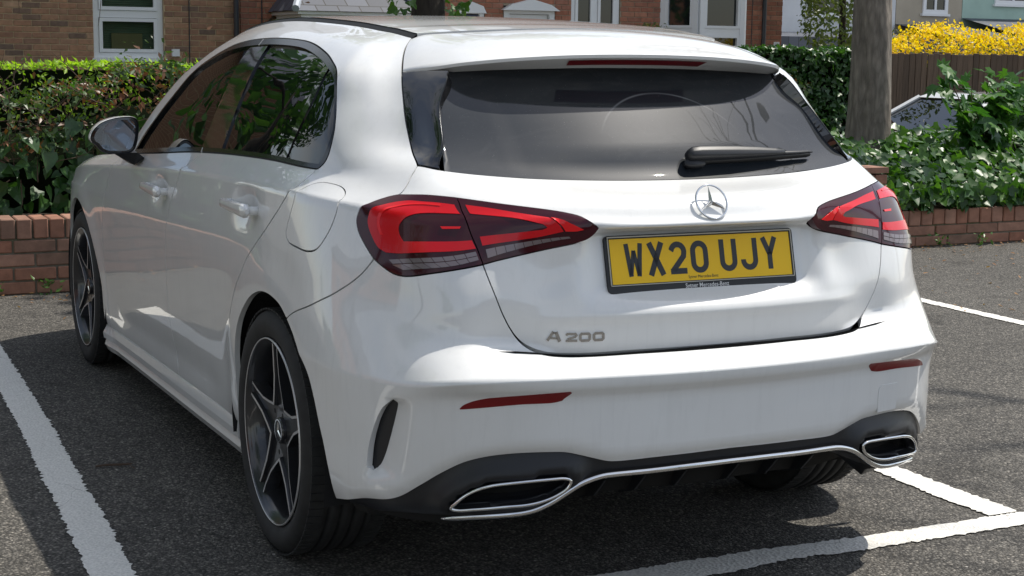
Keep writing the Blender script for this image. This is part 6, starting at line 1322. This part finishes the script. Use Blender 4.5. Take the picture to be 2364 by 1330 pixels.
GL = {'W': [([(5.5, 79), (14.2, 0)], 12), ([(14.2, 3), (25, 62)], 10), ([(25, 62), (35.8, 3)], 10), ([(35.8, 0), (44.5, 79)], 12)],
      'X': [([(8, 79), (42.5, 0)], 14.5), ([(42, 79), (7.5, 0)], 14.5)],
      '2': [([(6.5, 57)]+arcp(25, 54, 18, 18, 165, 0, 10)+[(41, 43), (10, 10)], 14), ([(2, 7), (48, 7)], 14)],
      '0': [(arcp(25, 54, 18, 18, 90, 0, 7)+arcp(25, 25, 18, 18, 0, -90, 7)+arcp(25, 25, 18, 18, -90, -180, 7)+arcp(25, 54, 18, 18, 180, 90, 7)[:-1], 14)],
      'U': [([(7, 79), (7, 25)]+arcp(25, 25, 18, 18, 180, 360, 13)[1:]+[(43, 79)], 14)],
      'J': [([(43, 79), (43, 25)]+arcp(25, 25, 18, 18, 0, -180, 13)[1:]+[(7, 27)], 14)],
      'Y': [([(7, 79), (25, 37)], 14), ([(43, 79), (25, 37)], 14), ([(25, 42), (25, 0)], 14)]}
GL['0'][0] = GL['0'][0]+(True,)
def put(name, strokes, frame, sc, mat, parent, depth=.0004, off=0.):
    o, ax, up, nn = frame; mb = MB()
    for st in strokes:
        v, f = stroke(st[0], st[1], len(st) > 2)
        for zz, flip in ((off+depth, False), (off, True)): mb.add([o+ax*(x*sc)+up*(y*sc)+nn*zz for x, y in v], [q[::-1] if not flip else q for q in f])
        k = len(v)//2; ed = [(2*i, 2*((i+1) % k)) for i in range(k if len(st) > 2 else k-1)]; ed += [(b+1, a+1) for a, b in ed]
        if len(st) < 3: ed += [(1, 0), (2*k-2, 2*k-1)]
        for a, b in ed: mb.add([o+ax*(v[a][0]*sc)+up*(v[a][1]*sc)+nn*(off+depth), o+ax*(v[b][0]*sc)+up*(v[b][1]*sc)+nn*(off+depth), o+ax*(v[b][0]*sc)+up*(v[b][1]*sc)+nn*off, o+ax*(v[a][0]*sc)+up*(v[a][1]*sc)+nn*off], [(0, 1, 2, 3)])
    return mb.build(name, mat, parent)
def text_mesh(name, body, size, frame, mat, parent, width=None, bold=0.):
    cu = bpy.data.curves.new(name, 'FONT'); cu.body = body; cu.size = size; cu.align_x = 'CENTER'; cu.offset = bold; cu.resolution_u = 3
    to = bpy.data.objects.new(name, cu); COL.objects.link(to); bpy.context.view_layer.update()
    me = bpy.data.meshes.new_from_object(to.evaluated_get(bpy.context.evaluated_depsgraph_get())); bpy.data.objects.remove(to)
    co = np.array([v.co[:] for v in me.vertices]); k = width/(co[:, 0].max()-co[:, 0].min()) if width else 1.; o, ax, up, nn = frame
    for v in me.vertices: v.co = o+ax*(v.co.x*k)+up*v.co.y
    me.materials.clear(); me.materials.append(mat); return link(bpy.data.objects.new(name, me), parent)
# ------------------------------------------------------------------ number plate
PC = Vector((0, -.7127, .8423)); ta = .2447; PX = Vector((1, 0, 0)); PU = Vector((0, math.sin(ta), math.cos(ta))); PN = Vector((0, -math.cos(ta), math.sin(ta)))
def plate_rect(mb, x0, x1, z0, z1, n0, n1, r, seg=5):
    pts = []
    for cx, cz, a0 in ((x1-r, z1-r, 0), (x0+r, z1-r, 90), (x0+r, z0+r, 180), (x1-r, z0+r, 270)):
        for a in np.linspace(a0, a0+90, seg): pts.append((cx+r*math.cos(math.radians(a)), cz+r*math.sin(math.radians(a))))
    n = len(pts); A = [PC+PX*x+PU*z+PN*n1 for x, z in pts]; B = [PC+PX*x+PU*z+PN*n0 for x, z in pts]
    mb.add(A+B, [tuple(range(n))]+[(i, n+i, n+(i+1) % n, (i+1) % n) for i in range(n)])
mb = MB(); plate_rect(mb, -.2695, .2675, -.0765, .0625, -.012, -.0012, .010); plate = mb.build('number_plate', M['plastic'], car)
mb = MB(); plate_rect(mb, -.259, .259, -.0545, .0545, -.002, -.0004, .004); mb.build('plate_panel', M['yellow'], plate)
mb = MB()
for x0, x1, z0, z1 in ((-.262, .262, .0565, .0595), (-.262, .262, -.0585, -.0563), (-.263, -.2604, -.0565, .0590), (.2600, .2626, -.0565, .0590)): plate_rect(mb, x0, x1, z0, z1, -.002, .0012, .0005, 2)
mb.build('plate_surround', M['wire'], plate)
mb = MB()
for x0, x1, z0, z1 in ((-.266, .265, .0535, .0572), (-.2605, .2605, -.0567, -.0545), (-.2604, -.258, -.0565, .0560), (.2565, .2608, -.0565, .0560)): plate_rect(mb, x0, x1, z0, z1, -.002, .0008, .0005, 2)
mb.build('plate_lip', M['rubber'], plate)
xs_ = -.219
for chs in ('WX20', 'UJY'):
    for c_ in chs:
        put('plate_character', GL[c_], (PC+PX*xs_+PU*(-.0375), PX, PU, PN), .001, M['ink'], plate, .0004, -.0002); xs_ += .061
    xs_ += .022
text_mesh('dealer_print', 'Sytner Mercedes-Benz', .0105, (PC+PX*-.005+PU*-.0490+PN*.0001, PX, PU, PN), M['ink'], plate, .085)
text_mesh('frame_lettering', 'Sytner Mercedes-Benz', .0150, (PC+PX*.004+PU*-.0715+PN*-.0006, PX, PU, PN), M['white'], plate, .124, .00012)
# ------------------------------------------------------------------ badge, emblem
def surf_frame(u_, v_, roll=0.):
    P, N = Sv([(u_, v_)]); a = Vector(P[0]); n = Vector(N[0]); ax = Vector((0, 0, 1)).cross(n)*-1; ax = n.cross(Vector((0, 0, 1)))*-1
    ax = (Vector((0, 0, 1)).cross(n)).normalized(); up = n.cross(ax).normalized(); return a, ax, up, n
BW = [('A', 0, [([(2.5, 0), (14.5, 22)], 7), ([(14, 22), (22, 22)], .1), ([(20.5, 22), (32.5, 0)], 8), ([(9, 7), (26, 7)], 5), ([(13, 19.5), (22, 19.5)], 5)]),
      ('2', 47, [([(1.5, 15), (4, 19), (24, 19), (26.5, 15.5), (24, 12), (5, 6.5)], 5.6), ([(1, 2.8), (29, 2.8)], 5.6)]),
      ('0', 81, [([(3, 6), (6, 3), (23, 3), (26, 6), (26, 16), (23, 19), (6, 19), (3, 16)], 6.4, True)]),
      ('0', 115, [([(3, 6), (6, 3), (23, 3), (26, 6), (26, 16), (23, 19), (6, 19), (3, 16)], 6.4, True)])]
for ch_, x0, st in BW:
    uu_ = -(.4395-(x0)*.001*.985) ; fr = surf_frame(.4395-x0*.001*1.0, .4835)
    P, N = Sv([(.4395-x0*.001, .4835)]); o = Vector(P[0]); n = Vector(N[0])
    P2, _ = Sv([(.4395-x0*.001-.03, .4835)]); ax = (Vector(P2[0])-o).normalized(); up = n.cross(ax); up = up if up.z > 0 else -up
    put('badge_character', [s_ for s_ in st if s_[1] > .5], (o, ax, up, n), .001, M['chrome'], gate, .0030, -.0005)
P, N = Sv([(0.0001, .806)]); sc_, sn_ = Vector(P[0]), Vector(N[0]); sax = Vector((1, 0, 0)); sn_ = Vector((0, -.90, .436)).normalized(); sc_ = sc_+sn_*.006; sup = sn_.cross(sax)*-1; sup = sup if sup.z > 0 else -sup
em = bpy.data.objects.new('tailgate_emblem', None); COL.objects.link(em); em.parent = car
mb = MB(); R_, r_ = .0428, .0030; V = []; F = []
for i in range(64):
    a = 2*math.pi*i/64
    for k in range(8):
        b = 2*math.pi*k/8; rr_ = R_+r_*math.cos(b)*.9; V.append(sc_+sax*(rr_*math.cos(a))+sup*(rr_*math.sin(a))+sn_*(.004+r_*math.sin(b)))
for i in range(64):
    for k in range(8): F.append((i*8+k, ((i+1) % 64)*8+k, ((i+1) % 64)*8+(k+1) % 8, i*8+(k+1) % 8))
mb.add(V, F); mb.build('emblem_ring', M['chrome'], em, True)
mb = MB()
for k in range(3):
    a = math.pi/2+2*math.pi*k/3; d = lambda an, q, h: sc_+sax*(q*math.cos(an))+sup*(q*math.sin(an))+sn_*h
    tip, l, r, c_ = d(a, R_-.001, .0045), d(a+math.pi/3, .0072, .0022), d(a-math.pi/3, .0072, .0022), d(a, .0, .0105)
    mb.add([tip, l, c_, r], [(0, 1, 2), (0, 2, 3)])
mb.build('emblem_star', M['chrome'], em)
# ------------------------------------------------------------------ rear wiper
wp = bpy.data.objects.new('rear_wiper', None); COL.objects.link(wp); wp.parent = car
def gpt(x, v_, h):
    P, N = Sv([(-x, v_)]); return Vector(P[0]), Vector(N[0])
def bar(name, mat, stations, sm=True):
    "stations: (x, v, stand-off, half height, half depth)"
    rows_ = []
    for x, v_, h, hh, hd in stations:
        p, n = gpt(x, v_, 0); ax = Vector((1, 0, 0)); up = n.cross(ax); up = up if up.z > 0 else -up; c_ = p+n*h
        rows_.append([c_+up*(hh*math.copysign(abs(math.sin(a))**.6, math.sin(a)))+n*(hd*math.copysign(abs(math.cos(a))**.6, math.cos(a))) for a in np.linspace(0, 2*math.pi, 15)])
    mb = MB(); mb.grid(rows_); mb.add(rows_[0][:-1], [tuple(range(14))]); mb.add(rows_[-1][:-1], [tuple(range(14))[::-1]]); return mb.build(name, mat, wp, sm)
bar('wiper_arm', M['plastic'], [(.048, .944, .018, .004, .006), (.052, .945, .018, .012, .015), (.062, .946, .019, .0165, .018), (.085, .947, .020, .0175, .018), (.14, .9475, .020, .0170, .016), (.20, .947, .020, .0160, .014), (.27, .9455, .018, .0138, .012), (.33, .943, .016, .0108, .010), (.362, .941, .015, .0075, .009), (.368, .940, .015, .003, .004)])
bar('wiper_pivot', M['plastic'], [(.042, .930, .004, .004, .004), (.050, .930, .007, .012, .009), (.070, .931, .008, .015, .010), (.096, .931, .007, .012, .009), (.106, .931, .004, .003, .004)])
bar('wiper_blade', M['rubber'], [(.10, .934, .006, .004, .006), (.20, .935, .007, .005, .007), (.34, .934, .008, .005, .008), (.46, .931, .008, .004, .007), (.476, .931, .007, .002, .004)])
bar('wiper_spoiler', M['plastic'], [(.355, .939, .017, .005, .004), (.40, .9375, .016, .0045, .004), (.462, .935, .015, .0035, .0035), (.484, .934, .014, .0018, .002)])
far_car()
